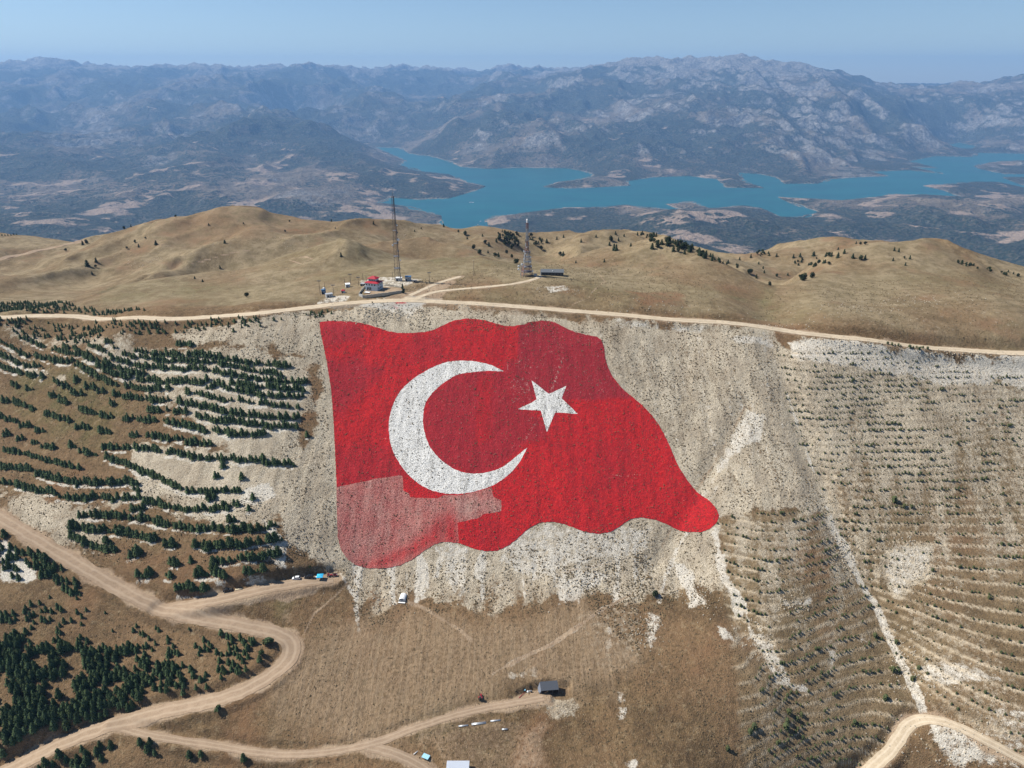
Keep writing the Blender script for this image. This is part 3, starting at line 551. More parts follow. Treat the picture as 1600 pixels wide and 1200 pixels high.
FP = km((-400,330,6.8),(-400,250,9.5),(-400,180,15),(-400,130,19),(-400,98,23),
 (0,345,6.2),(0,300,8.0),(0,260,9.8),(0,220,12.4),(0,180,15.5),(0,140,19),(0,112,21.5),(40,92,23),(90,97,23.5),(150,101,24),(200,104,25),(260,108,26),(310,110,27),(350,102,24),(400,104,24.5),(450,100,24),(500,101,24.5),(540,110,27),(600,106,28),(660,108,29),(700,104,29),(760,108,30),(800,107,29),
 (150,370,5.6),(150,310,7.6),(150,260,9.8),(150,215,12.8),(150,170,16.2),(150,130,20),(300,330,6.9),(300,290,8.4),(300,250,10.3),(300,200,13.8),(300,160,17.2),(300,130,20),(370,120,22),
 (450,340,6.6),(450,300,8.1),(450,270,9.4),(450,240,11.0),(450,185,14.2),(450,150,18),(450,118,22),(560,345,6.6),(560,320,7.4),(560,290,8.6),(600,278,9.2),(700,292,8.7),(560,240,11.4),(560,200,14.2),(560,160,17.5),(560,130,22),
 (650,220,13.0),(700,232,12.4),(650,190,15),(650,150,19),(650,125,24),(760,235,12.0),(760,200,14),(760,160,17.5),(760,125,22),(830,112,22),(850,240,11.6),(850,200,13.8),(850,160,16.4),(850,130,19),
 (900,103,21),(940,98,21),(980,90,20.5),(1020,87,20.5),(1060,93,20.5),(1110,92,20),(1150,86,20),(1190,88,20),(1230,96,20),(1275,94,20),(1310,108,19.5),(1340,122,19.5),(1390,131,20),(1450,131,22),(1500,131,22),(1540,122,20),(1600,108,19.5),(1700,104,19.5),(1950,120,20),
 (950,250,11.6),(950,215,13.2),(950,180,15),(950,145,17.2),(950,120,19),(1050,255,11.4),(1050,220,13),(1050,180,14.8),(1050,150,16.4),(1050,120,18.2),(1150,250,11.6),(1150,215,12.8),(1150,175,14.6),(1150,140,17),(1150,110,18.8),(1250,250,11.6),(1250,215,12.9),(1250,180,14.6),(1250,145,16.6),(1250,115,18.6),
 (1350,245,11.8),(1350,210,13.4),(1350,175,15.2),(1350,145,17.2),(1450,225,13.2),(1450,190,15),(1450,160,17),(1550,225,14.2),(1550,190,15.4),(1550,160,16.8),(1550,135,18.5),(1650,220,14.2),(1650,180,15.6),(1650,140,17.6),(1900,250,12),(1900,180,16),
 (800,362,5.9),(900,350,6.5),(900,372,5.7),(1000,340,6.8),(1000,365,6.0),(1100,345,6.6),(1100,385,5.4),(1200,360,6.1),(1300,345,6.5),(1300,375,5.6),(1400,330,7.0),(1400,350,6.2),(1400,385,5.4),(1500,320,7.4),(1500,360,6.1),(1500,400,5.2),(1560,300,8.0),(1600,330,7.0),(1600,410,5.1),(1700,340,6.8),(1900,330,7),
 (1400,366,5.8),(1250,340,6.7))
def far_ground():
    G = Grid(-48000, 48000, 600, 60000, 300.0)
    C = [at_Y(u, v, Y) for u, v, Y in FP]
    C += [((u - 800) / FPX * 34000, 32000, 1180) for u in range(-300, 2000, 150)] + [((u - 800) / FPX * 48000, 47000, 1150) for u in range(-300, 2000, 250)]
    C += [(x, 3300, 240) for x in range(-6000, 6001, 1500)] + [(x, 58000, 1100) for x in range(-48000, 48001, 12000)] + [(x, y, 500) for x in (-46000, 46000) for y in (4000, 15000, 28000)]
    C += [(p[0], p[1], 12.0) for p in LK[::5]]
    f = tps_fit([(c[0] / 1000, c[1] / 1000) for c in C], [c[2] for c in C], 0.25)
    G.Z = tps_eval(f, G.X / 1000, G.Y / 1000)
    rr = np.concatenate([np.exp(np.arange(math.log(1400), math.log(5000), .010)), np.exp(np.arange(math.log(5000), math.log(30000), .0023 / LQ)), np.exp(np.arange(math.log(30000), math.log(33200), .01))])
    aa = np.radians(np.arange(-60, 60.01, .13 / LQ)); A, R = np.meshgrid(aa, rr); x = (R * np.sin(A)).ravel(); y = (R * np.cos(A)).ravel()
    base = G(x, y); r = np.hypot(x, y)
    wx = fbm(x / 3500, y / 3500, 21, 3) * 1500; wy = fbm(x / 3500 + 7, y / 3500, 22, 3) * 1500
    rid = ridged((x + wx) / 4200, (y + wy) / 4200, 31, 6) ; rid2 = ridged((x + .4 * wx) / 1100, (y + .4 * wy) / 1300, 37, 5)
    amp = 110 + 230 * sstep(9500, 17000, r) * (1 - .5 * sstep(24000, 32000, r)); top = sstep(18800, 20500, r) * (x > 1000)
    z = base + (rid - .45) * amp * 1.5 * (1 - .55 * top) + (ridged((x + .3 * wy) / 520, (y + .3 * wx) / 600, 137, 4) - .42) * (26 + 34 * sstep(9000, 15000, r)) + (rid2 - .42) * (75 + 85 * sstep(9000, 16000, r)) * (1 - .35 * top) + fbm(x / 260, y / 260, 44, 3) * (14 + 16 * sstep(9000, 16000, r))
    z = z - 125 * sstep(16500, 19500, r)
    # shore
    d = np.full(x.size, 9e9); ins = np.zeros(x.size, bool)
    for pl in (LK, LK2, LK3):
        s = bbox_sel(pl, x, y, 3000); dd = dist_line(pl, x[s], y[s], True) + 110 * fbm(x[s] / 420, y[s] / 420, 12, 5); ii = in_poly(pl, x[s], y[s]); dd = np.where(ii, -dd, dd)
        d[s] = np.minimum(d[s], dd)
    S = sstep(0, 1300, d); z = np.maximum(z, 18)
    land = z * S + (1 - S) * np.clip(d, 0, 1e9) * .13 + 2 * np.clip(d / 60, 0, 1)
    z = np.where(d < 0, np.maximum(-40, d * .15) - 1.0, np.minimum(land, z + 2))
    # climb to the near mountain
    k = sstep(1350, 3600, r); hn = HB(x * np.minimum(1, 1380 / r), y * np.minimum(1, 1380 / r)) + (-.30) * np.clip(r - 1380, 0, 9e9)
    kk = sstep(3200, 4300, r); z = z * kk + (1 - kk) * np.minimum(np.maximum(hn, np.minimum(z, hn + 200) * 0 + 240), 1010)
    z = np.where(r < 1500, np.minimum(z, HB(x, y) - 6), z)
    zz = z.reshape(R.shape); gr = np.gradient(zz, axis=0) / np.gradient(R, axis=0)
    steep = np.abs(gr).ravel(); u_ = 800 + FPX * x / (y * math.cos(PITCH) - (z - CZ) * math.sin(PITCH) + 1)
    right = sstep(100, 5000, x) * sstep(9000, 12000, r)
    asp = np.clip(gr.ravel() * 1.6, -1, 1)
    forest = .56 + .75 * fbm(x / 1900, y / 2300, 91, 4) + .06 * (1 - right) + .12 * right + .30 * (.45 - rid2) - .28 * asp * right - .20 * sstep(.45, .9, steep) - .6 * sstep(1450, 1750, z)
    # wooded ridge just across the valley, right of the hills
    W = [at_z(u, v, 80)[:2] for u, v in [(1080,380),(1200,352),(1330,338),(1450,342),(1560,365),(1680,392),(1680,415),(1500,402),(1380,398),(1250,396),(1140,398)]]
    forest += .45 * poly_mask(W, x, y, 220, fbm(x / 400, y / 400, 7, 3)) + .15 * poly_mask([at_z(u, v, 80)[:2] for u, v in [(0,330),(300,318),(690,335),(690,360),(0,380)]], x, y, 300)
    forest += .15 * poly_mask([at_z(u, v, 80)[:2] for u, v in [(720,350),(830,330),(950,335),(1100,360),(1100,400),(720,400)]], x, y, 300)
    rock = .22 + .6 * fbm(x / 900, y / 900, 95, 4) + .6 * sstep(1250, 1650, z) + .12 * right + .3 * sstep(.25, .6, steep)
    field = .26 + .12 * (1 - sstep(9000, 12000, r)) + .75 * fbm(x / 600, y / 700, 97, 4) - .5 * sstep(.15, .4, steep) - .3 * sstep(900, 1200, z) 
    bank = (1 - sstep(10, 32, d)) * (d > 0)
    me = mesh_np('far_mountains', np.stack([x, y, z], 1), grid_faces(len(rr), len(aa))[:, ::-1], [far_mat()])
    add_attr(me, 'mask_a', np.clip(np.stack([forest, rock, field, bank], 1), 0, 1))
    o = link('far_mountains', me); o['kind'] = 'structure'
    X0, X1, Y0, Y1 = -14000, 16000, 5000, 19000; nx, ny = 60, 30
    gx, gy = np.meshgrid(np.linspace(X0, X1, nx), np.linspace(Y0, Y1, ny))
    w_ = link('lake', mesh_np('lake', np.stack([gx.ravel(), gy.ravel(), gx.ravel() * 0], 1), grid_faces(ny, nx), [water_mat()])); w_['kind'] = 'structure'
HAZE_DENS = 4.0e-5
def haze():
    x, y0, y1, z0, z1 = 30000, -1500, 33500, -60, 2150
    V = [(-x,y0,z0),(x,y0,z0),(x,y1,z0),(-x,y1,z0),(-x,y0,z1),(x,y0,z1),(x,y1,z1),(-x,y1,z1)]
    F = [(0,3,2,1),(4,5,6,7),(0,1,5,4),(1,2,6,5),(2,3,7,6),(3,0,4,7)]
    m = bpy.data.materials.new('air'); m.use_nodes = True; n, l = m.node_tree.nodes, m.node_tree.links
    n.remove(n['Principled BSDF']); v = n.new('ShaderNodeVolumePrincipled'); v.inputs['Color'].default_value = (.30, .57, 1.0, 1)
    v.inputs['Density'].default_value = HAZE_DENS; v.inputs['Anisotropy'].default_value = 0.1
    l.new(v.outputs[0], n['Material Output'].inputs['Volume'])
    o = link('haze', mesh_np('haze', np.array(V), np.array(F), [m], False)); o['kind'] = 'stuff'; o['label'] = 'thin blue summer haze over the lake and mountains'
# ------------------------------------------------------------------ tagging and small-object helpers
def tag(o, label=None, cat=None, group=None, kind=None):
    for k, v in (('label', label), ('category', cat), ('group', group), ('kind', kind)):
        if v: o[k] = v
    return o
def empty(name, loc, rz=0.0, scale=1.0):
    o = bpy.data.objects.new(name, None); COL.objects.link(o); o.location = loc; o.rotation_euler = (0, 0, rz); o.scale = (scale,) * 3; o.empty_display_size = .5; return o
class MB:                        # collects polygons into one mesh
    def __init__(s): s.v = []; s.f = []
    def poly(s, pts): n = len(s.v); s.v += [tuple(p) for p in pts]; s.f.append(tuple(range(n, n + len(pts)))); return s
    def hull(s, bot, top):
        n = len(s.v); k = len(bot); s.v += [tuple(p) for p in bot] + [tuple(p) for p in top]
        s.f.append(tuple(range(n + k - 1, n - 1, -1))); s.f.append(tuple(range(n + k, n + 2 * k)))
        for i in range(k): j = (i + 1) % k; s.f.append((n + i, n + j, n + k + j, n + k + i))
        return s
    def box(s, c, d, rz=0.0, taper=1.0):
        cx, cy, cz = c; dx, dy, dz = d[0] / 2, d[1] / 2, d[2] / 2; ca, sa = math.cos(rz), math.sin(rz)
        R = lambda x, y, z, k: (cx + (x * ca - y * sa) * k, cy + (x * sa + y * ca) * k, cz + z)
        q = [(-dx, -dy), (dx, -dy), (dx, dy), (-dx, dy)]
        return s.hull([R(x, y, -dz, 1) for x, y in q], [R(x, y, dz, taper) for x, y in q])
    def tube(s, a, b, r, r2=None, n=6):
        a = Vector(a); b = Vector(b); r2 = r if r2 is None else r2; d = (b - a).normalized()
        x = d.orthogonal().normalized(); y = d.cross(x)
        ring = lambda c, r: [c + (x * math.cos(2*math.pi*i/n) + y * math.sin(2*math.pi*i/n)) * r for i in range(n)]
        return s.hull(ring(a, r), ring(b, r2))
    def lathe(s, c, prof, n=12, axis='Z'):
        base = len(s.v)
        for r, h in prof:
            for i in range(n):
                t = 2 * math.pi * i / n; p = (r * math.cos(t), r * math.sin(t), h)
                if axis == 'X': p = (h, p[0], p[1])
                if axis == 'Y': p = (p[0], h, p[1])
                s.v.append((c[0] + p[0], c[1] + p[1], c[2] + p[2]))
        for k in range(len(prof) - 1):
            for i in range(n):
                j = (i + 1) % n; s.f.append((base + k*n + i, base + k*n + j, base + (k+1)*n + j, base + (k+1)*n + i))
        s.f.append(tuple(base + i for i in range(n))[::-1]); s.f.append(tuple(base + (len(prof)-1)*n + i for i in range(n))); return s
    def build(s, name, m, parent=None, smooth=False):
        me = bpy.data.meshes.new(name); me.from_pydata(s.v, [], s.f); me.materials.append(m)
        import bmesh
        bm = bmesh.new(); bm.from_mesh(me); bmesh.ops.recalc_face_normals(bm, faces=bm.faces); bm.to_mesh(me); bm.free()
        if smooth: me.polygons.foreach_set('use_smooth', [True] * len(me.polygons))
        return link(name, me, parent)
def copy_tree(o, parent=None):
    c = o.copy(); COL.objects.link(c); c.parent = parent
    for ch in list(o.children):
        d = ch.copy(); COL.objects.link(d); d.parent = c
        for g in list(ch.children): e = g.copy(); COL.objects.link(e); e.parent = d
    return c
def gz(x, y): return float(HG(np.array([x]), np.array([y]))[0])
def spot(u, v): x, y = hitg(u, v); return (x, y, gz(x, y))

hillside = near_ground(); far_ground()

# ------------------------------------------------------------------ roads as surfaces of their own
def road_mat(name, a, b_, c_):
    m, n, l, b = mat(name, .95, .08); t = NT(n, l); ac, _, _, _ = t.attr('across')
    f = t.noise(.35, 4, .65); g = t.noise(1.6, 3, .7); s = t.noise(.05, 3, .6)
    c = t.mix(t.ramp(f, .3, .7), a, b_); c = t.mix(t.math('MULTIPLY', t.ramp(g, .5, .7), .45), c, c_)
    c = t.mix(t.math('MULTIPLY', t.ramp(s, .4, .65), .35), c, tuple(q * .72 for q in a))
    tr = t.math('ABSOLUTE', t.math('SUBTRACT', t.math('ABSOLUTE', t.math('SUBTRACT', ac, .5)), .22))     # two packed wheel lines
    c = t.mix(t.math('MULTIPLY', t.ramp(tr, .11, .03), .4), c, c_)
    l.new(c, b.inputs['Base Color']); t.bump(t.math('ADD', f, g), .15, b, .7); return m
M_TAN = road_mat('tan_dirt', (.27, .195, .13), (.34, .25, .17), (.43, .335, .24))
M_PALE = road_mat('pale_gravel_dirt', (.40, .32, .22), (.50, .41, .29), (.60, .51, .39))
def ribbon(name, idx, m, lift=.14, w=1.0):
    p, z, hw, _b = ROADS[idx]; hw = hw * w
    p = resample(p, 1.6); tg = np.gradient(p, axis=0); tg /= np.hypot(tg[:, 0], tg[:, 1])[:, None] + 1e-9; nr = np.stack([-tg[:, 1], tg[:, 0]], 1)
    n = len(p); k = 9; s = np.arange(n) * 1.6
    wl_ = hw * (1 + .26 * fbm(s / 5, s * 0 + 3.3 + idx, 5, 4)); wr_ = hw * (1 + .26 * fbm(s / 5, s * 0 + 9.3 + idx, 6, 4))
    V = []; A = []
    for j in range(k):
        f = j / (k - 1); off = -wl_ + (wl_ + wr_) * f; x = p[:, 0] + nr[:, 0] * off; y = p[:, 1] + nr[:, 1] * off
        V.append(np.stack([x, y, HG(x, y) + lift * (1 - .0 * abs(f - .5))], 1)); A.append(np.full(n, f))
    V = np.stack(V, 1).reshape(-1, 3); A = np.stack(A, 1).ravel()
    me = mesh_np(name, V, grid_faces(n, k)[:, ::-1], [m]); add_attr(me, 'across', np.stack([A, A, A, A], 1))
    # make sure it faces up
    if me.polygons[0].normal.z < 0: me.flip_normals()
    o = link(name, me); o['kind'] = 'structure'; return o
for nm, i, m, lf in (('dirt_road', i_top, M_PALE, .16), ('dirt_road', i_low, M_TAN, .16), ('dirt_road', i_cars, M_TAN, .12), ('dirt_track', i_trk, M_TAN, .12), ('dirt_track', i_trk2, M_TAN, .09), ('gravel_track', i_hut, M_PALE, .12), ('gravel_track', i_hut2, M_PALE, .09), ('dirt_road', i_rt, M_PALE, .14), ('dirt_road', i_far, M_TAN, .5)):
    ribbon(nm, i, m, lf)

# ------------------------------------------------------------------ the painted flag, draped on the scree
FLAG = [(500,504),(512,502),(532,502),(560,504.5),(580,509),(600,516),(620,520.5),(637,521),(662,519.5),(680,515),(695,507.5),(710,501),(730,498),(750,499.5),(770,504.5),(787,509.5),(800,510.5),(818,508),(831,503),(846.5,501),(864,503),(878,510),(897,518.6),(916,523.7),(932,526),(940,532),(944,543),(945,557.6),(949,572),(957,589),(970,605),(986,619),(1001.7,632),(1017.5,648),(1030,665),(1041,686),(1052,711),(1062,733),(1074.5,752),(1090,770),(1106,781),(1117,792),(1123.6,806),(1120,817),(1109,827),(1093.5,832),(1074.5,832),(1059,828),(1043,820),(1024,812.5),(1001.7,808.7),(986,811),(970,822),(954,831.5),(935,834.6),(916,832),(897,825),(881,819),(865.5,816),(843,817),(827.5,825),(811.7,839),(796,852),(778,860.5),(760,862),(743,859),(725.5,852),(717,849),(703,847.5),(690.5,847.5),(676.5,852),(659,864),(641.5,876),(624,884),(599.5,889),(575,888.5),(557.5,884),(543.5,874.5),(533,860.5),(527.7,839.5),(526.7,808),(526,780),(526,762),(524,717),(521,655),(517.5,610),(510,562),(504,535),(499.5,510)]
PATCH = [(526,762),(545,757.5),(570,752.5),(590,747.5),(625,743),(629.5,744.5),(630.5,767.5),(639,771),(641,777.5),(675,779),(684,779),(694,774),(720,774),(768,762),(771,777),(783,782),(784,799),(754,804),(752,808),(715,817),(717,849)]
PATCH += [p for p in FLAG[FLAG.index((717,849)) + 1:FLAG.index((526,762))]]
CRES = [(787,580.5),(767.5,571),(745,565.5),(725,564),(702.5,565.5),(680,572.5),(657.5,584.5),(637.5,599),(622.5,616),(612.5,637.5),(607.5,662.5),(609,687.5),(616,710),(630,732.5),(647.5,751),(670,765),(692.5,771),(720,772),(745,767.5),(770,759),(792.5,744),(810,725),(824.5,699),(805,715),(785,730),(765,737.5),(742.5,740.5),(720,737.5),(700,727.5),(682.5,712.5),(670,695),(662.5,672.5),(661,652.5),(665,630),(677.5,612.5),(695,597.5),(715,586),(737.5,582),(762.5,580),(780,580.5)]
STAR = [(830.7,595),(857.6,616),(885,603),(877.5,623),(903,647),(867.7,645),(854.4,676),(845,642),(808.5,640),(838.6,624.7)]
def round_loop(pts, corners=()):      # Catmull-Rom through the traced points, corners kept
    out = []; n = len(pts)
    for i in range(n):
        p0, p1, p2, p3 = [np.array(pts[j % n], float) for j in (i - 1, i, i + 1, i + 2)]
        if i in corners: p0 = 2 * p1 - p2
        if (i + 1) % n in corners: p3 = 2 * p2 - p1
        for k in range(3):
            t = k / 3; out.append(tuple(.5 * ((2*p1) + (-p0+p2)*t + (2*p0-5*p1+4*p2-p3)*t*t + (-p0+3*p1-3*p2+p3)*t**3)))
    return out
def edge_noise(W, st, amp):
    W = resample(list(W) + [W[0]], st)[:-1]
    return W + np.stack([noise(W[:, 0] * .9, W[:, 1] * .9, 5), noise(W[:, 0] * .9, W[:, 1] * .9, 6)], 1) * amp
def flag():
    loops = []
    for name, L in (('field', FLAG), ('patch', PATCH), ('crescent', round_loop(CRES, (0, 22))), ('star', STAR)):
        W = np.array(hits(L, H=lambda X, Y: FG(X, Y))); loops.append((name, edge_noise(W, 1.1, .22 if name != 'star' else .1)))
    allp = []; edges = []
    for name, W in loops:
        n0 = len(allp); allp += [Vector((a, b)) for a, b in W]; edges += [(n0 + i, n0 + (i + 1) % len(W)) for i in range(len(W))]
    F_ = loops[0][1]; st = 1.25
    X, Y = np.meshgrid(np.arange(F_[:, 0].min(), F_[:, 0].max(), st), np.arange(F_[:, 1].min(), F_[:, 1].max(), st)); X = X.ravel(); Y = Y.ravel()
    X = X + (np.arange(X.size) % 2) * .02
    k = in_poly(F_, X, Y)
    for _, W in loops: k &= np.ones(X.size, bool)
    X, Y = X[k], Y[k]; near = np.full(X.size, 9e9)
    for _, W in loops: near = np.minimum(near, dist_line(W, X, Y, True))
    X, Y = X[near > .5], Y[near > .5]; allp += [Vector((a, b)) for a, b in zip(X, Y)]
    vs, es, fs, *_r = delaunay_2d_cdt(allp, edges, [], 0, 1e-4)
    P2 = np.array([tuple(v) for v in vs]); T = np.array([f for f in fs if len(f) == 3]); c = P2[T].mean(1)
    inside = {n: in_poly(W, c[:, 0], c[:, 1]) for n, W in loops}
    root = empty('painted_flag', (0, 0, 0)); fc = F_.mean(0); root.location = (fc[0], fc[1], gz(*fc))
    tag(root, 'huge wavy red flag with white crescent and star painted on the steep stony slope', 'flag')
    M = {}
    for nm in ('red', 'white'):
        m, n, l, b = mat(nm + '_stone_paint', .9, .12); t = NT(n, l); wear, dull, _, _ = t.attr('wear')
        small = t.noise(.5, 4, .7); fine = t.noise(1.7, 3, .7); streak = t.noise(1.0, 3, .6, t.scale((.30, .035, .06)))
        tuft = t.math('ADD', t.noise(1.9, 2, .6), t.math('MULTIPLY', t.math('SUBTRACT', streak, .5), .45))
        stone = t.mix(t.ramp(fine, .38, .62), (.30, .25, .19), (.54, .48, .40))
        if nm == 'red':
            c = t.mix(t.ramp(fine, .35, .65), (.42, .014, .017), (.64, .028, .027)); sq = n.new('ShaderNodeTexVoronoi'); sq.distance = 'CHEBYCHEV'; sq.inputs['Scale'].default_value = .055; l.new(t.scale((1, .55, 0)), sq.inputs['Vector']); c = t.mix(t.math('MULTIPLY', sq.outputs['Color'], .24), c, (.22, .018, .028)); c = t.mix(t.math('MULTIPLY', t.ramp(small, .54, .36), .45), c, (.19, .016, .024))
            c = t.mix(dull, c, t.mix(t.ramp(fine, .35, .65), (.25, .018, .026), (.37, .030, .038)))
        else:
            c = t.mix(t.ramp(fine, .35, .65), (.56, .54, .49), (.86, .84, .79))
        bare = t.math('ADD', wear, t.math('MULTIPLY', t.math('SUBTRACT', t.math('ADD', small, t.math('MULTIPLY', t.math('SUBTRACT', fine, .5), .8)), .5), 1.25))
        c = t.mix(t.math('MULTIPLY', t.ramp(bare, .42, .72), .8), c, stone); _f = t.attr('wear')[2]; c = t.mix(_f, c, stone)
        dk = (.14, .02, .02) if nm == 'red' else (.12, .105, .085)
        c = t.mix(t.math('MULTIPLY', t.ramp(tuft, .50 if nm == 'red' else .51, .62), .72), c, dk)
        l.new(c, b.inputs['Base Color']); t.bump(t.math('ADD', t.math('MULTIPLY', fine, .6), t.math('ADD', small, t.math('MULTIPLY', tuft, .5))), .8, b, .9); M[nm] = m
    z = HG(P2[:, 0], P2[:, 1]) + .24; x, y = P2[:, 0], P2[:, 1]; wob = fbm(x / 9, y / 9, 31, 3)
    H = lambda pts: hits(pts, H=lambda X, Y: FG(X, Y))
    pm = lambda pts, soft: poly_mask(H(pts), x, y, soft, wob)
    dull = np.maximum.reduce([pm([(812,506),(865,500),(950,525),(960,595),(990,622),(905,626),(870,625),(800,600),(808,560)], 1.2), .8 * pm([(661,660),(675,612),(720,585),(790,580),(800,600),(815,640),(850,660),(855,685),(825,690),(780,732),(740,742),(700,730),(670,700)], 2.0),
                              .7 * pm([(500,560),(560,560),(600,580),(560,620),(530,650),(518,620)], 5), .5 * pm([(526,700),(600,700),(640,745),(560,755),(528,762)], 4), .7 * pm([(500,505),(560,505),(565,530),(510,540)], 4), .45 * pm([(640,525),(700,515),(690,560),(640,565)], 5),
                              .75 * pm([(790,565),(905,560),(905,600),(800,640),(780,600)], 2), .45 * pm([(930,690),(1010,700),(1000,770),(930,780)], 4)])
    bright = np.maximum(pm([(718,822),(790,800),(800,760),(870,700),(905,650),(990,640),(1040,690),(1080,760),(1125,800),(1060,830),(940,834),(860,815),(800,850),(745,860),(718,848)], 2), pm([(750,590),(768,590),(766,690),(740,700),(745,640)], 2))
    dull = dull * (1 - .6 * bright)
    wear = .12 + .10 * wob + .16 * dull - .10 * bright + .2 * pm([(560,535),(582,533),(584,550),(562,552)], 1.5) + .16 * pm([(800,770),(860,770),(865,800),(830,815),(800,800)], 3) + .16 * pm([(950,700),(1005,695),(1000,770),(950,765)], 3) + .13 * pm([(798,590),(825,592),(830,628),(798,626)], 1)
    for q in ([(1060,790),(1085,770)], [(1050,805),(1075,780)], [(820,690),(850,640),(880,560)], [(955,690),(1040,688)], [(810,760),(880,742)], [(970,788),(1040,792)], [(940,745),(1000,742)], [(560,688),(620,684)], [(790,585),(800,545),(785,530)], [(900,660),(985,650)]):
        wear += .30 * line_mask(H(q), x, y, .5, .6)
    for nm, key, mt, extra in (('faded_patch', 'patch', 'red', .40), ('crescent', 'crescent', 'white', 0), ('star', 'star', 'white', -.03), ('red_field', 'field', 'red', 0)):
        if key == 'field': sel = inside['field'] & ~inside['patch'] & ~inside['crescent'] & ~inside['star']
        elif key == 'patch': sel = inside['patch'] & inside['field'] & ~inside['crescent']
        else: sel = inside[key]
        t_ = T[sel]; used, inv = np.unique(t_, return_inverse=True); inv = inv.reshape(t_.shape)
        V = np.stack([x, y, z], 1)[used] - np.array(root.location)
        a = V[inv]; nz = np.cross(a[:, 1] - a[:, 0], a[:, 2] - a[:, 0])[:, 2]; inv[nz < 0] = inv[nz < 0][:, ::-1]
        me = mesh_np(nm, V, inv, [M[mt]]); W = wear[used] * (1 if mt == 'red' else .3) + extra; D = dull[used]
        if key == 'patch':
            W = .42 + .14 * wob[used] + .16 * fbm(x[used] / 4, y[used] / 30, 9, 3) - .30 * pm([(700,800),(716,815),(716,848),(660,862),(600,888),(560,885),(640,850)], 4)[used] + .02 * pm([(526,762),(628,743),(632,775),(580,790),(526,800)], 5)[used] + .12 * pm([(700,775),(784,780),(784,799),(715,817)], 3)[used]; D = np.full(W.shape, .4)
        F3 = np.zeros(W.shape) if key != 'patch' else np.clip(W, 0, .85); W = W if key != 'patch' else W * 0 + .12
        add_attr(me, 'wear', np.stack([np.clip(W, 0, 1), np.clip(D, 0, 1), F3, W * 0 + 1], 1)); o = link(nm, me, root)
        if nm == 'faded_patch': o['label'] = 'washed-out pink lower corner where stones show through'
flag()
# ------------------------------------------------------------------ trees
def leaf_mat(name, a, b_, sc=1.2):
    m, n, l, b = mat(name, .85, .15); t = NT(n, l); oi = n.new('ShaderNodeObjectInfo').outputs['Random']
    f = t.noise(sc, 3, .7); c = t.mix(t.ramp(f, .35, .65), a, b_); c = t.mix(t.math('MULTIPLY', t.ramp(t.noise(.23, 2, .5), .45, .7), .5), c, (b_[0] * 1.5, b_[1] * 1.15, b_[2] * .9)); c = t.mix(t.math('MULTIPLY', oi, .35), c, tuple(q * 1.5 for q in b_))
    l.new(c, b.inputs['Base Color']); return m
M_CON = leaf_mat('conifer_needles', (.026, .044, .020), (.064, .094, .040)); M_BUSH = leaf_mat('young_pine_needles', (.030, .042, .018), (.066, .078, .032), .7)
M_DARK = leaf_mat('dark_evergreen_leaves', (.012, .022, .012), (.032, .046, .022), .4); M_BARK = plain('bark', (.10, .075, .055), .9, .1); M_SCRUB = leaf_mat('dry_scrub_leaves', (.060, .048, .028), (.15, .115, .065), .3)
def conifer(seed, layers=7, sides=9, sprigs=90, width=.33, round_=0.0):
    r = random.Random(seed); V = []; F = []
    for k in range(layers):                       # drooping whorls of boughs with ragged tips
        h0 = .04 + .90 * k / layers; prof = (1 - h0) if not round_ else math.sqrt(max(.02, 1 - ((h0 - .38) / .62) ** 2)) * .8
        rad = width * (prof ** .58) * r.uniform(.88, 1.12); top = len(V); V.append((r.uniform(-.01, .01), r.uniform(-.01, .01), min(1.0, h0 + .30 * (1 - .4 * h0))))
        ph = r.uniform(0, 6.3); ring = []
        for i in range(sides * 2):
            a = ph + math.pi * i / sides; q = rad * (r.uniform(.85, 1.2) if i % 2 == 0 else r.uniform(.5, .72)); ring.append(len(V)); V.append((q * math.cos(a), q * math.sin(a), h0 + r.uniform(-.035, .035) + (.035 if i % 2 else 0)))
        for i in range(len(ring)): F.append((top, ring[i], ring[(i + 1) % len(ring)]))
    for k in range(sprigs):
        h = r.uniform(.03, .9); prof = (1 - h) if not round_ else math.sqrt(max(.02, 1 - ((h - .38) / .62) ** 2)) * .8
        a = r.uniform(0, 6.3); q = width * (prof ** .58) * r.uniform(.7, 1.12); s = r.uniform(.03, .065); c = Vector((q * math.cos(a), q * math.sin(a), h)); n = len(V)
        d1 = Vector((r.uniform(-1, 1), r.uniform(-1, 1), r.uniform(-.5, 1))).normalized() * s; d2 = Vector((r.uniform(-1, 1), r.uniform(-1, 1), r.uniform(-1, .5))).normalized() * s
        V += [tuple(c + d1), tuple(c + d2), tuple(c - (d1 + d2) * .7)]; F.append((n, n + 1, n + 2))
    return np.array(V), np.array(F)
def crownish(seed, n=260, rx=.42, low=.12):       # irregular broad crown made of small leaf clumps, with gaps
    r = random.Random(seed); V = []; F = []; lobes = [(r.uniform(-.2, .2), r.uniform(-.2, .2), r.uniform(.35, .8), r.uniform(.16, .27)) for _ in range(7)]
    for k in range(n):
        cx, cy, cz, cr = lobes[k % 7]; d = Vector((r.gauss(0, 1), r.gauss(0, 1), r.gauss(0, 1))).normalized() * cr * r.uniform(.75, 1.08)
        c = Vector((cx, cy, max(low, cz))) + d; s = r.uniform(.05, .10); m = len(V)
        a = Vector((r.uniform(-1, 1), r.uniform(-1, 1), r.uniform(-1, 1))).normalized() * s; b = d.cross(a).normalized() * s
        V += [tuple(c + a), tuple(c + b), tuple(c - a), tuple(c - b)]; F += [(m, m + 1, m + 2), (m, m + 2, m + 3)]
    return np.array(V), np.array(F)
TRUNK = MB().tube((0, 0, -.06), (0, 0, .55), .028, .012, 6)
CON = [conifer(s) for s in range(5)]; CON_LO = [conifer(20 + s, 5, 6, 14) for s in range(5)]
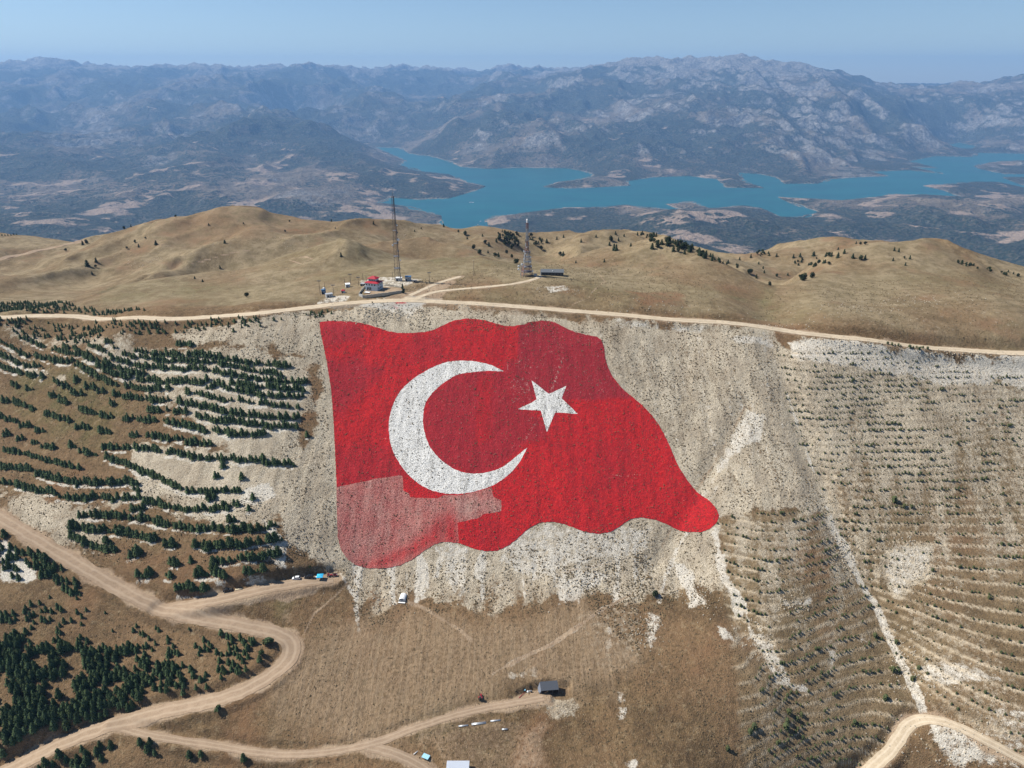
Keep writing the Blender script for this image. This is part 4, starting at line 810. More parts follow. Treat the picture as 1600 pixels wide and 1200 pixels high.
BSH = [conifer(40 + s, 4, 6, 26, .46, 1.0) for s in range(4)]; BSH_LO = [conifer(50 + s, 3, 5, 6, .46, 1.0) for s in range(4)]
EVG = [crownish(60 + s) if s < 2 else conifer(60 + s, 6, 7, 60, .34) for s in range(5)]
def merged(name, items, tmpl, m, sink=.08):       # one mesh from many placed templates
    VV = []; FF = []; n = 0
    for i, (x, y, z, h, wd) in enumerate(items):
        V, F = tmpl[i % len(tmpl)]; a = (i * 2.399) % 6.283; ca, sa = math.cos(a), math.sin(a)
        P = np.stack([(V[:, 0] * ca - V[:, 1] * sa) * h * wd + x, (V[:, 0] * sa + V[:, 1] * ca) * h * wd + y, V[:, 2] * h + z - sink * h], 1)
        VV.append(P); FF.append(F + n); n += len(V)
    return link(name, mesh_np(name, np.concatenate(VV), np.concatenate(FF), [m], False))
def proj(x, y, z):
    d = y * math.cos(PITCH) - (z - CZ) * math.sin(PITCH); up = y * math.sin(PITCH) + (z - CZ) * math.cos(PITCH)
    return 800 + FPX * x / d, 600 - FPX * up / d, d
def place_trees(items, kind, cat, tmpl, tmpl_lo, m, labels, stuff_label, limit=300, sink=.05, parts=True):
    z = HG(np.array([i[0] for i in items]), np.array([i[1] for i in items])); L = []
    for (x, y, h, wd), zz in zip(items, z):
        u, v, d = proj(x, y, zz + h * .5)
        if -60 < u < 1660 and v < 1230: L.append((h / d if (5 < u < 1595 and v < 1192) else 0, x, y, zz, h, wd, u, v))
    L.sort(key=lambda q: -q[0]); ind, rest = L[:limit], L[limit:]
    me = [mesh_np('crown', V, F, [m], False) for V, F in tmpl]
    tr = bpy.data.meshes.new('trunk'); tr.from_pydata(TRUNK.v, [], TRUNK.f); tr.materials.append(M_BARK)
    for i, (_, x, y, zz, h, wd, u, v) in enumerate(ind):
        o = empty(kind, (x, y, zz - sink * h), (i * 2.399) % 6.283); o.scale = (h * wd, h * wd, h)
        lab, grp = labels(u, v); tag(o, lab, cat, grp)
        link('crown', me[i % len(me)], o); link('trunk', tr, o)
    if rest:
        o = merged('small_' + kind + '_cover', [(x, y, zz, h, wd) for _, x, y, zz, h, wd, u, v in rest], tmpl_lo, m, sink); tag(o, stuff_label, None, None, 'stuff')
    return len(ind), len(rest)
conif = []
for r in LEFT_ROWS:
    n = max(1, int(round(r['L'] / 1.55)) + (1 if r['L'] > 2 else 0)); p = resample(r['w'], max(.01, r['L'] / max(1, n - 1))) if n > 1 else np.array([r['w'][0][:2]])
    hs = 4.4 if r['zone'] < 4 else 5.0
    if r['vv'] < 560: hs = 3.5
    rowh = random.uniform(.9, 1.08)
    for q in p:
        h = hs * rowh * random.choice((.5, .7, .85, .95, 1, 1.08, 1.2)) ; 
        if n > 6 and random.random() < .05: continue
        conif.append((q[0] + random.gauss(0, .35), q[1] + random.gauss(0, .45), h, random.uniform(1.1, 1.45)))
def scatter(poly, dens, hmin, hmax, out, wd=(1, 1.3), mind=1.6, clump=None):
    P = np.array(hits(poly)); a = 0
    for i in range(len(P)): a += P[i, 0] * P[(i + 1) % len(P), 1] - P[(i + 1) % len(P), 0] * P[i, 1]
    n = int(abs(a) / 2 * dens); got = []; lo = P.min(0); hi = P.max(0)
    X = RNG.uniform(lo[0], hi[0], n * 8 + 50); Y = RNG.uniform(lo[1], hi[1], n * 8 + 50); ok = in_poly(P, X, Y)
    if clump is not None: ok &= (fbm(X / clump, Y / clump, 19, 2) + RNG.uniform(-.25, .25, X.size)) > -.05
    for x, y in zip(X[ok], Y[ok]):
        if len(got) >= n: break
        if all((x - a_) ** 2 + (y - b_) ** 2 > mind ** 2 for a_, b_ in got[-400:]): got.append((x, y)); out.append((x, y, random.uniform(hmin, hmax), random.uniform(*wd)))
def not_road(items, pad=1.5):
    x = np.array([i[0] for i in items]); y = np.array([i[1] for i in items]); ok = np.ones(len(x), bool)
    for p, z, hw, b in ROADS: ok &= dist_line(p[::2], x, y) > hw + pad
    return [i for i, k in zip(items, ok) if k]
scatter([(-60,476),(0,475),(60,473),(110,476),(225,484),(228,487),(120,488),(60,488),(-60,488)], .085, 2.2, 3.6, conif)
scatter([(-60,500),(0,500),(70,501),(140,509),(180,515),(150,535),(60,530),(0,514),(-60,512)], .085, 2.2, 3.8, conif, clump=14)
scatter([(140,507),(250,508),(330,503),(410,498),(470,492),(480,497),(400,505),(330,516),(250,522),(190,524)], .06, 1.6, 3.2, conif, clump=12)
scatter([(200,506),(260,504),(262,520),(205,522)], .10, 2.2, 3.4, conif); scatter([(360,503),(410,498),(415,512),(365,518)], .08, 2, 3.4, conif); scatter([(470,488),(525,485),(527,492),(480,497)], .08, 1.8, 3.4, conif)
scatter([(0,1005),(40,985),(75,1010),(120,1012),(150,1015),(165,1055),(225,1060),(235,1085),(190,1110),(130,1125),(60,1155),(0,1175),(-70,1190),(-70,1000)], .12, 4.2, 6.4, conif, mind=1.8, clump=14)
scatter([(130,1005),(200,1010),(240,1030),(300,1040),(320,1060),(240,1088),(180,1070),(130,1040)], .09, 3.6, 5.2, conif, clump=7)
scatter([(0,960),(80,935),(130,960),(140,1010),(60,1015),(0,1015)], .05, 3.0, 4.4, conif, clump=9)
scatter([(200,985),(260,985),(300,1000),(360,1005),(400,1000),(410,1030),(370,1065),(300,1085),(240,1070),(220,1030)], .045, 2.6, 4.2, conif, clump=10)
scatter([(340,985),(375,982),(402,1005),(395,1015),(350,1005)], .09, 3.2, 4.6, conif)
scatter([(330,1020),(380,1010),(400,1025),(385,1050),(340,1060)], .05, 3.2, 4.6, conif)
scatter([(90,925),(240,965),(330,985),(200,1000),(140,990),(90,960)], .010, 1.8, 3.4, conif)
scatter([(0,900),(60,915),(150,935),(60,960),(0,950)], .008, 2, 3, conif)
scatter([(60,860),(95,885),(130,925),(110,930),(75,905),(50,880)], .10, 4.0, 5.6, conif); scatter([(0,850),(60,868),(95,895),(90,912),(40,890),(-60,870)], .07, 4.0, 5.6, conif, clump=6); scatter([(0,825),(35,835),(50,850),(20,850),(-60,840)], .05, 4, 5.6, conif); scatter([(5,885),(35,890),(50,910),(15,915)], .06, 4, 5.4, conif)
scatter([(60,1192),(85,1180),(120,1175),(130,1160),(150,1148),(200,1150),(185,1168),(160,1180),(170,1200),(60,1212)], .075, 3.8, 5.6, conif); scatter([(215,1162),(270,1160),(385,1183),(390,1192),(330,1192),(220,1178)], .055, 3.4, 5.2, conif, clump=8)
conif = not_road(conif)
def con_label(u, v):
    t = (((v < 489) & (u < 260), 'small dark conifer in the belt just above the upper road at the left', 'conifers above the upper road'), (v < 535, 'small dark conifer in the loose belt just below the upper road', 'conifers below the upper road'),
         ((v < 700) & (u > 380), "dark conifer in the planted rows that end beside the flag's upper left edge", 'conifers in rows beside the flag'), ((v < 640) & (u > 220), 'dark conifer halfway along the dense upper planting rows on pale stones', 'conifers in the upper rows'),
         ((v < 600) & (u <= 220), 'dark conifer in the rows curving down from the left edge below the road', 'conifers in the curving rows at the left'), ((v < 735) & (u <= 130), 'conifer in a short planted row on brown grass near the left edge', 'conifers on brown grass at the left'), 
         ((v < 735) & (u <= 300), 'conifer in a broken planting row in the middle of the left hillside', 'conifers in broken rows mid hillside'), ((v < 735), 'conifer in the row under the bare stony strip left of the flag', 'conifers under the stony strip'),
         ((v < 800) & (u > 250), 'dark conifer in the dense row leading to the pale gravel pit', 'conifers by the pale gravel pit'), ((v < 800), 'dark conifer in the long low rows above the left part of the lower road', 'conifers in the long low rows'),
         ((v < 865) & (u > 290), 'dark conifer in the paired rows beside the pale horseshoe track', 'conifers beside the horseshoe track'), ((v < 935) & (u > 290), 'dark conifer in the short rows just above the parked dark pickup', 'conifers above the parked pickup'), ((v < 935) & (u > 130 + (v - 860) * 1.6), 'full conifer on the bank directly above the lower dirt road', 'conifers above the lower road'), 
         ((v < 935), 'dark conifer in the clump below the lower road at the left edge', 'conifers below the lower road at the left edge'), ((v > 1148), 'dark conifer in the thicket between the two tracks at the bottom left', 'conifers between the bottom tracks'),
         (u > 320, 'dark conifer in the group inside the hairpin bend', 'conifers inside the hairpin'), (u > 180, 'conifer in the open right half of the bottom left grove', 'conifers in the open grove'), (v < 1030, 'conifer on the thin upper fringe of the bottom left grove', 'conifers on the upper fringe of the grove'), (u < 45, 'dark conifer of the dense grove standing against the left edge', 'grove conifers at the left edge'), (v > 1110, 'tall dark conifer at the bottom of the dense grove near the lower road', 'grove conifers near the lower road'),
         (u > 135, 'tall conifer in the right part of the dense bottom left grove', 'grove conifers on the right side'), (v < 1070, 'tall conifer in the upper middle of the dense bottom left grove', 'grove conifers in the upper middle'), (True, 'tall dark conifer in the thick heart of the bottom left grove', 'grove conifers in the heart'))
    for c, a, g in t:
        if c: return a, g
print('conifers', len(conif), place_trees(conif, 'conifer', 'tree', CON, CON_LO, M_CON, con_label, 'hundreds of small dark conifers planted over the left hillside'))
# small pines along the terrace lines on the right
pines = []
xs = np.arange(120, 780, 1.9)
TP = np.array([p[:2] for p in TERR]); HP = np.array([p[:2] for p in TERR_HOLE]); yy = np.arange(185, 500, .8); G2 = HB(xs[:, None] + 0 * yy, yy[None] + 0 * xs[:, None]) - 3.0 * np.exp(-(dist_line(GULLY[0], xs[:, None] + 0 * yy, yy[None] + 0 * xs[:, None]) / 10) ** 2) - 3.0 * np.exp(-(dist_line(GULLY[1], xs[:, None] + 0 * yy, yy[None] + 0 * xs[:, None]) / 9) ** 2)
PH = terr_phase(xs[:, None] + 0 * yy, yy[None] + 0 * xs[:, None], G2) - .20
for i, x in enumerate(xs):
    k = np.floor(PH[i]); c = np.where(np.diff(k) != 0)[0]
    for j in c:
        y = yy[j + 1]; row = max(k[j], k[j + 1]); d = float(noise(np.array([x / 17.0]), np.array([row * 3.3]), 5)[0]); d2 = float(noise(np.array([x / 90.0]), np.array([row * .35]), 6)[0])
        if random.random() < np.clip(.60 + 1.0 * d + .5 * d2, .12, .96): pines.append((x + random.gauss(0, .3), y + random.gauss(0, .25), random.choice((.9, 1.1, 1.3, 1.6, 1.9)) * (1.2 if d > .25 else .95), random.uniform(.8, 1.1)))
X = np.array([p[0] for p in pines]); Y = np.array([p[1] for p in pines]); ok = in_poly(TP, X, Y) & ~in_poly(HP, X, Y); pines = not_road([p for p, k in zip(pines, ok) if k], .5)
scatter([(1385,540),(1440,546),(1448,553),(1440,558),(1400,548),(1385,545)], .16, 1.4, 2.6, pines, (1, 1.3), 1.2)
for u, v, h in ((1397,783,4.5),(1412,793,2.6),(1424,793,2.6),(1367,995,3.2),(1395,1048,3.6),(1404,1050,2.6),(1425,1062,3),(1435,1045,2.8),(1383,1092,3.6),(1232,1115,3.6),(1228,1138,4.2),(1172,1145,3.2),(1178,1138,3.8),(1245,1125,2.8),(1252,1118,2.6),(1230,1128,3),(1137,1172,3),(1335,1130,2.8),(1400,1005,2.8),(1545,935,2.5),(1457,892,2.4)):
    x, y = hitg(u, v); pines.append((x, y, h, 1.1))
def pine_label(u, v):
    t = ((v < 570, 'low green pine in the patch just under the upper road at the right', 'pines under the upper road'), ((v < 770) & (u > 1400), 'small pine on the close planting lines near the right edge', 'small pines near the right edge'), ((v < 770), 'small pine on the upper planting lines right of the scree', 'small pines on the upper lines'),
         ((v < 960) & (u < 1310), "small pine on the planting lines just right of the flag's lower tip", 'small pines right of the flag tip'), ((v < 960), 'small pine on brown ground beside the white stony gully', 'small pines beside the gully'), (u < 1290, 'bushy pine on the bowed lower planting lines', 'pines on the bowed lower lines'), (u < 1400, 'bushy pine on the lines just left of the pale hairpin track', 'pines left of the pale track'), (True, 'bushy pine on the lines right of the pale hairpin track', 'pines right of the pale track'))
    for c, a, g in t:
        if c: return a, g
print('pines', len(pines), place_trees(pines, 'young_pine', 'shrub', BSH, BSH_LO, M_BUSH, pine_label, 'rows of tiny pines along the terraced right hillside', sink=.08))
# evergreens scattered over the hills behind
A_ = lambda pts, o, s=2.857: [(o[0] + a / s, o[1] + b / s, c) for a, b, c in pts]
hill = A_([(740,803,5),(785,799,4),(555,853,5),(570,846,6),(585,842,4),(670,812,4),(932,834,3),(1087,828,3),(1293,820,3),(1372,794,3),(1524,808,4),(1480,818,4),(1273,864,3),(1497,850,3),(697,922,6),(1004,915,4.5),(390,1017,8),(430,999,6),(428,1024,4),(620,932,4.5),(567,940,3.5),(650,895,3),(603,912,4),(412,1054,4),(983,1027,4),(905,1087,3),(870,1074,3),(1523,975,4.5),(1102,1155,4.5),(370,922,7),(388,918,7),(295,950,5),(262,896,5)] + [(10 + 13 * i, 884 - 1.3 * i, 3) for i in range(10)], (0, 60)) \
 + A_([(38,808,5),(182,830,5),(495,842,5),(365,862,3),(395,852,3),(630,940,6),(655,963,6),(560,867,4),(590,878,6),(600,896,4),(680,918,6),(697,928,6),(730,910,6),(668,884,4),(725,976,6),(740,976,6),(775,960,5),(800,980,5),(820,1008,6),(693,958,4),(870,895,6),(885,885,6),(905,925,6),(930,945,7),(955,912,6),(930,905,5),(1000,898,5),(1030,890,5),(1015,970,6),(1028,970,6),(1108,910,5),(1085,1003,3),(1175,888,4),(1212,998,3.5),(1240,905,7),(1262,875,5),(1255,946,7),(1265,948,7),(1275,904,5),(1235,924,5),(1300,884,4),(1330,928,4),(1360,880,5),(1425,940,6),(1450,935,6),(1520,950,6),(1570,962,5),(1540,952,5)], (520, 60)) \
 + A_([(370,1050,6),(378,1052,7),(405,1070,5),(463,1103,4),(380,980,6),(330,990,5),(495,974,5),(570,980,6),(600,976,6),(605,1082,7),(618,1082,8),(655,1070,6),(545,1058,4),(495,1063,4),(435,1028,4),(415,1008,4),(440,1048,4),(660,972,7),(715,974,5),(728,974,5),(740,974,5),(768,980,6),(770,944,4),(797,960,5),(835,980,5),(890,986,5),(870,988,5),(1020,948,4),(1040,953,4),(1015,993,3.5),(1070,1013,3.5),(1090,985,4),(1065,984,3),(850,918,4),(870,920,4),(890,922,4)], (1040, 60))
hill_i = []
for u, v, h in hill: x, y = hit(u, v); hill_i.append((x, y, h, random.uniform(.9, 1.25)))
def px_scatter(poly, n, h0, h1):
    P = np.array(poly, float); lo = P.min(0); hi = P.max(0); k = 0; t = 0; h0 *= .68; h1 *= .75; n = int(n * 1.15)
    while k < n and t < n * 30:
        t += 1; u = random.uniform(lo[0], hi[0]); v = random.uniform(lo[1], hi[1])
        if not in_poly(P, np.array([u]), np.array([v]))[0]: continue
        x, y = hit(u, v)
        if y > 1100: continue
        hill_i.append((x, y, random.uniform(h0, h1), random.uniform(.9, 1.3))); k += 1
px_scatter([(772,358),(790,362),(812,368),(816,385),(800,390),(780,378)], 46, 5, 8); px_scatter([(815,370),(850,372),(845,385),(820,380)], 12, 4, 7); px_scatter([(995,364),(1030,370),(1075,385),(1110,398),(1100,404),(1060,390),(1020,380)], 30, 5, 8)
px_scatter([(1040,372),(1075,388),(1110,400),(1115,408),(1080,398),(1045,384)], 26, 5, 8); px_scatter([(1110,402),(1140,410),(1165,420),(1140,418),(1112,408)], 12, 4, 7); px_scatter([(1180,395),(1202,392),(1202,400),(1184,402)], 9, 4, 7); px_scatter([(1232,400),(1265,400),(1298,415),(1255,420),(1240,412)], 18, 4, 7)
px_scatter([(1480,402),(1530,418),(1534,424),(1500,414)], 12, 3, 5); px_scatter([(1540,420),(1600,428),(1600,434),(1545,427)], 10, 3, 5)
print('hill trees', len(hill_i))
def hill_label(u, v):
    t = ((u < 150, 'dark evergreen on the far left brown hill', 'evergreens on the far left hill'), (u < 520, 'lone dark evergreen on the big rounded grassy hill', 'evergreens on the rounded hill'), (u < 765, 'dark evergreen on the grassy ridge behind the tall thin mast', 'evergreens on the ridge behind the tall mast'),
         (u < 850, 'dark evergreen in the wooded notch behind the shorter mast', 'evergreens in the notch'), (u < 990, 'dark evergreen scattered on the slope above the long dark hut', 'evergreens above the hut'), (u < 1180, 'dark evergreen along the wooded back of the middle ridge', 'evergreens on the middle ridge'), (u < 1450, 'dark evergreen on the low hills at the right behind the grassy crest', 'evergreens on the right hills'), (True, 'dark evergreen on the skyline crest near the right edge', 'evergreens on the right crest'))
    for c, a, g in t:
        if c: return a, g
place_trees(hill_i, 'evergreen_tree', 'tree', EVG, EVG, M_DARK, hill_label, 'distant dark evergreens', limit=300, sink=.06)
for u, v, h, wd, lab in ((419,1006,5.6,1.9,'round leafy bush on the inner edge of the hairpin bend'), (409,1024,4.6,1.3,'upright bush just below the round bush inside the hairpin'), (341,1111,3.4,1.9,'round bush on the outer side of the lower dirt road'), (1023,932,4.6,1.6,'dark bush alone on the stony ground below the flag'), (485,888,2.2,1.6,'small round bush on brown grass above the parked dark car')):
    p = spot(u, v); o = empty('bush', p, u); o.scale = (h * wd * .62, h * wd * .62, h * .8); tag(o, lab, 'bush'); V, F = crownish(int(u), 420, low=.08); link('crown', mesh_np('crown', V, F, [M_CON if u < 450 else M_DARK], False), o); MB().tube((0, 0, -.05), (0, 0, .5), .04, .02).build('trunk', M_BARK, o)
# scrub tufts between the stones
def scrub():
    T_ = []
    for s in range(4):
        r = random.Random(90 + s); V = [(0, 0, 1)]; F = []
        for i in range(6): a = i * 1.047 + r.uniform(-.3, .3); q = r.uniform(.7, 1.15); V.append((q * math.cos(a), q * math.sin(a), r.uniform(.25, .5)))
        for i in range(6): a = i * 1.047; V.append((.7 * math.cos(a), .7 * math.sin(a), -.2))
        for i in range(6): j = (i + 1) % 6; F += [(0, 1 + i, 1 + j), (1 + i, 7 + i, 7 + j), (1 + i, 7 + j, 1 + j)]
        T_.append((np.array(V) * (.62, .62, .75), np.array(F)))
    items = []
    def add(poly, n, a, b, clump=None, floor=-.1):
        P = np.array(hits(poly)); lo = P.min(0); hi = P.max(0); X = RNG.uniform(lo[0], hi[0], n * 4); Y = RNG.uniform(lo[1], hi[1], n * 4); ok = in_poly(P, X, Y)
        if clump: ok &= fbm(X / clump, Y / (clump * 2.5), 29, 3) + RNG.uniform(-.3, .3, X.size) > floor
        X, Y = X[ok][:n], Y[ok][:n]; S = .8 * RNG.uniform(a, b, X.size) * RNG.uniform(.6, 1.3, X.size)
        items.extend((x, y, 0, s, 1.0) for x, y, s in zip(X, Y, S))
    FL = FLAG[::3]
    add(FL, 3600, .36, .8)
    add([(500,500),(640,478),(1000,500),(1215,525),(1220,650),(1300,800),(1125,812),(1050,700),(950,560),(930,520),(640,518)], 6500, .4, .85, 14)
    add([(250,520),(500,490),(530,880),(440,870),(440,700),(490,600),(300,540)], 3200, .4, .85, 12)
    add([(530,870),(620,890),(780,862),(1000,812),(1120,830),(1140,950),(1000,950),(800,960),(680,960),(560,980)], 2900, .40, .85, 9, 0)
    add([(900,900),(1010,860),(1060,930),(1000,1030),(930,960)], 900, .5, 1.0, 8)
    add([(1205,520),(1620,560),(1620,1200),(1150,1200),(1150,960),(1290,790)], 5200, .35, .8, 16)
    add([(0,720),(250,760),(440,800),(440,900),(120,880),(0,800)], 2200, .35, .8, 12); add([(0,520),(240,540),(250,700),(0,700)], 1200, .3, .7, 14)
    add([(640,470),(1200,510),(1600,545),(1600,430),(1200,460),(900,400),(640,440)], 3800, .4, .9, 30); add([(480,950),(900,940),(900,1200),(400,1200),(420,1040)], 1500, .3, .6, 14); add([(900,1050),(1150,980),(1200,1200),(880,1200)], 1500, .3, .7, 14); add([(0,930),(440,1000),(240,1080),(0,1180)], 900, .3, .6)
    it = not_road([(a, b, d, 1.0) for a, b, c, d, e in items], .2)
    X = np.array([i[0] for i in it]); Y = np.array([i[1] for i in it]); Z = HG(X, Y) + .1 + .22 * in_poly(hits(FLAG), X, Y)
    o = merged('scrub', [(x, y, z, i[2], 1.0) for x, y, z, i in zip(X, Y, Z, it)], T_, M_SCRUB, .1); tag(o, 'low dry scrub tufts dotted over the stony slopes', None, None, 'stuff')
scrub()
# ------------------------------------------------------------------ materials of the built things
C_WALL = plain('pale_blue_render', (.50, .56, .60), .85); C_RED = plain('red_roof_sheet', (.36, .015, .03), .6); C_GLASS = plain('dark_glass', (.02, .025, .03), .15, .6); C_WHITE = plain('white_paint', (.78, .78, .76), .6, var=.04)
C_STEEL = plain('grey_steel', (.17, .17, .18), .55, .4, .3); C_RUST = plain('rusty_red_steel', (.24, .10, .08), .7); C_BLOCK = plain('rough_stone_block', (.34, .31, .26), .95, var=.3, sc=1.0); C_DKROOF = plain('dark_grey_roof', (.055, .062, .075), .6, var=.2)
C_GREY = plain('grey_sheet', (.36, .37, .38), .6); C_BLUE = plain('blue_sheet', (.05, .13, .25), .6); C_DARK = plain('dark_interior', (.02, .02, .02), .9); C_WOOD = plain('weathered_wood', (.16, .12, .09), .9); C_CYAN = plain('bright_blue_canvas', (.03, .42, .72), .7, var=.08)
C_BLK = plain('black_car_paint', (.012, .013, .016), .25, .5, var=.02); C_WCAR = plain('white_car_paint', (.75, .76, .76), .25, .5, var=.02); C_TYRE = plain('tyre_rubber', (.02, .02, .02), .9); C_MRED = plain('maroon_machine_paint', (.28, .02, .03), .45); C_PALEBLUE = plain('pale_blue_sheet', (.28, .55, .68), .5, var=.06); C_CONC = plain('concrete', (.46, .45, .42), .9)
C_MAST = plain('dark_mast_steel', (.07, .068, .075), .6, .3, .3); C_METAL = plain('silver_metal', (.55, .57, .59), .4, .5, .4)
def opening(parent, x, z, w, h, y, side='front', name='window', m=None, X=None):
    f = MB(); g = MB(); t = .10
    if side == 'front':
        f.box((x, y - .03, z), (w + .24, .10, h + .24)); g.box((x, y - .07, z), (w, .10, h))
    else:
        f.box((X + .03, x, z), (.10, w + .24, h + .24)); g.box((X + .07, x, z), (.10, w, h))
    o = f.build(name, C_WHITE, parent); g.build('pane', m or C_GLASS, o); return o
def hip(c, d, h, over, ridge=.3):
    cx, cy, cz = c; x, y = d[0] / 2 + over, d[1] / 2 + over; m = MB(); r = max(0, x - y) + ridge
    m.v = [(cx-x,cy-y,cz),(cx+x,cy-y,cz),(cx+x,cy+y,cz),(cx-x,cy+y,cz),(cx-r,cy,cz+h),(cx+r,cy,cz+h),(cx-x,cy-y,cz-.18),(cx+x,cy-y,cz-.18),(cx+x,cy+y,cz-.18),(cx-x,cy+y,cz-.18)]
    m.f = [(0,1,5,4),(1,2,5),(2,3,4,5),(3,0,4),(6,7,1,0),(7,8,2,1),(8,9,3,2),(9,6,0,3),(9,8,7,6)]; return m
# ---- the red-roofed house on the crest
p = spot(580.5, 454.5); YAW = math.radians(-19)
hs = empty('house', (p[0], p[1], p[2] + .05), YAW); tag(hs, 'two-tier pale blue house with red roofs inside the walled yard on the crest', 'house')
MB().box((0, 4.5, 2.6), (10.0, 9.0, 6.4)).build('wall', C_WALL, hs)
hip((0, 4.5, 5.98), (10.0, 9.0), 1.5, .6).build('roof', C_RED, hs)
MB().box((-.6, 5.2, 7.4), (6.0, 5.0, 2.2)).build('upper_storey', C_WALL, hs)
hip((-.6, 5.2, 8.68), (6.0, 5.0), 1.6, .8, .1).build('upper_roof', C_RED, hs)
for x in (-3.7, -1.5, .8, 3.1): opening(hs, x, 4.6, 1.15, 1.2, 0)
for x in (-3.3, -1.9, -.5): opening(hs, x, 1.55, 1.0, 2.3, 0, name='door')
for x in (1.6, 4.6, 7.3): opening(hs, x, 4.6, 1.2, 1.2, 0, 'side', X=5.0)
for x in (2.4, 5.4): opening(hs, x, 1.9, 1.2, 1.2, 0, 'side', X=5.0)
for x in (-2.6, -1.2, .2, 1.5): opening(hs, x, 7.6, .9, .9, 2.7)
MB().box((0, 4.5, 3.35), (10.14, 9.14, .22)).build('floor_band', C_WHITE, hs)
MB().tube((-1.6, 5.2, 9.4), (-1.6, 5.2, 13.8), .07, .04).build('aerial', C_STEEL, hs)
p = spot(576, 456.2); aw = empty('stacked_panel', (p[0] - .5, p[1] - 2.2, p[2] + .1), YAW); tag(aw, 'white sheet lying in front of the red-roofed house doors', 'sheet')
MB().box((0, 0, .35), (4.2, 2.6, .10)).build('top_sheet', C_WHITE, aw); MB().box((0, 0, .14), (3.9, 2.3, .28)).build('pallet', C_WOOD, aw)
# yard wall
yw = empty('yard_wall', spot(600, 462)); tag(yw, 'long rough stone wall around the yard of the red-roofed house', 'wall')
def wall_run(pts, name, h=1.7, th=.5, m=C_BLOCK):
    W = [np.array(hitg(u, v)) for u, v in pts]; mb = MB(); o = Vector(yw.location)
    W = resample(W, 2.5)
    for a, b in zip(W[:-1], W[1:]):
        z0 = min(gz(*a), gz(*b)) - .6; z1 = max(gz(*a), gz(*b)) + h * (.92 + .1 * random.random()); c = (a + b) / 2; ang = math.atan2(b[1] - a[1], b[0] - a[0]); L = math.dist(a, b) - .01
        mb.box((c[0] - o.x, c[1] - o.y, (z0 + z1) / 2 - o.z), (L, th, z1 - z0), ang)
    mb.build(name, m, yw)
wall_run([(567.5,465.5),(580,464.5),(600,462),(615,459.5),(630,457.5)], 'front_wall', 2.0); wall_run([(561,462.5),(567,465.2)], 'corner_wall', 1.9, m=C_CONC); wall_run([(561,461),(566,454),(571,448.5)], 'left_wall', 1.6); wall_run([(601,446.5),(615,447.5),(628,450)], 'back_wall', 1.0); wall_run([(630,456.5),(630,451)], 'right_wall', 1.0)
for u, v, lab in ((629,451.5,'slim dark conifer at the back corner of the yard wall'), (630,457.8,'slim dark conifer at the front corner of the yard wall')):
    q = spot(u, v); o = empty('conifer', q); o.scale = (3.6, 3.6, 4.6); tag(o, lab, 'tree'); V, F = CON[1]; link('crown', mesh_np('crown', V, F, [M_DARK], False), o); MB().tube((0, 0, -.05), (0, 0, .5), .03, .02).build('trunk', M_BARK, o)
q = spot(582, 474.2); o = empty('bush', q); o.scale = (1.5,) * 3; tag(o, 'small dark bush alone on the pale gravel below the yard wall', 'bush'); V, F = crownish(3, 200); link('crown', mesh_np('crown', V, F, [M_DARK], False), o); MB().tube((0, 0, -.05), (0, 0, .5), .05, .03).build('trunk', M_BARK, o)
# ---- lattice masts
def lattice(name, u, v, h, w0, w1, brk, label, mleg, mlat, n_seg, spike=0.0, legs=4, rleg=.22, rlat=.09, thick=None):
    b = spot(u, v); r = empty(name, (b[0], b[1], b[2] - .3), .3); tag(r, label, 'mast')
    def wd(t): return w0 + (w1 - w0) * min(1, t / brk) ** .9 if t < brk else w1
    def cor(k, t): a = 2 * math.pi * k / legs + (math.pi / 4 if legs == 4 else -math.pi / 6 - .3 + math.pi * .0); q = wd(t) / 2 * (1.414 if legs == 4 else 1.155); return (q * math.cos(a), q * math.sin(a), t * h)
    for k in range(legs):
        m = MB(); rr = rleg if thick is None or k != thick else rleg * 2.3
        for s in range(n_seg): m.tube(cor(k, s / n_seg), cor(k, (s + 1) / n_seg), rr, n=5)
        m.build('leg', mleg, r)
    lat = MB(); bands = MB()
    for s in range(n_seg):
        t0, t1 = s / n_seg, (s + 1) / n_seg; tgt = lat if (s // 4) % 2 == 0 else bands
        for k in range(legs):
            j = (k + 1) % legs; tgt.tube(cor(k, t0), cor(j, t1), rlat, n=4); tgt.tube(cor(j, t0), cor(k, t1), rlat, n=4); tgt.tube(cor(k, t1), cor(j, t1), rlat, n=4)
    lat.build('bracing', mlat, r); bands.build('bracing', plain('faded_red_steel', (.16, .075, .065), .7) if mlat is not C_RUST else C_GREY, r)
    if spike: MB().tube((0, 0, h), (0, 0, h + spike), .10, .04, 5).build('top_spike', mleg, r)
    return r, wd, h
def dish(parent, x, y, z, rad, yaw=0.0, m=None):
    o = MB().lathe((0, 0, 0), [(rad * .15, .0), (rad * .6, -.12 * rad), (rad, -.45 * rad), (rad * .98, -.62 * rad), (rad * .2, -.60 * rad)], 14, 'Y').build('dish', m or C_WHITE, parent, True)
    o.location = (x, y, z); o.rotation_euler = (0, 0, yaw); MB().tube((0, 0, 0), (0, 1.2, 0), .08).build('bracket', C_STEEL, o); return o
r1, w1_, h1_ = lattice('lattice_mast', 622, 438.5, 66, 4.6, 1.7, .93, 'very tall thin dark lattice mast behind the red-roofed house', C_MAST, C_MAST, 24, 6.5, 3, .13, .04, 0)
dish(r1, -2.6, -1.0, 29, .75); dish(r1, 2.0, -1.6, 33, .9); dish(r1, 2.5, -1.6, 17, .6); dish(r1, 1.7, -1.2, 44, .5)
for z, s in ((33, 1.5), (38.5, 1.2), (24, 1.2), (44, 1.3), (30.5, 1.2)): MB().box((1.5, -.4, z), (s, s, 1.3)).build('antenna_box', C_STEEL, r1)
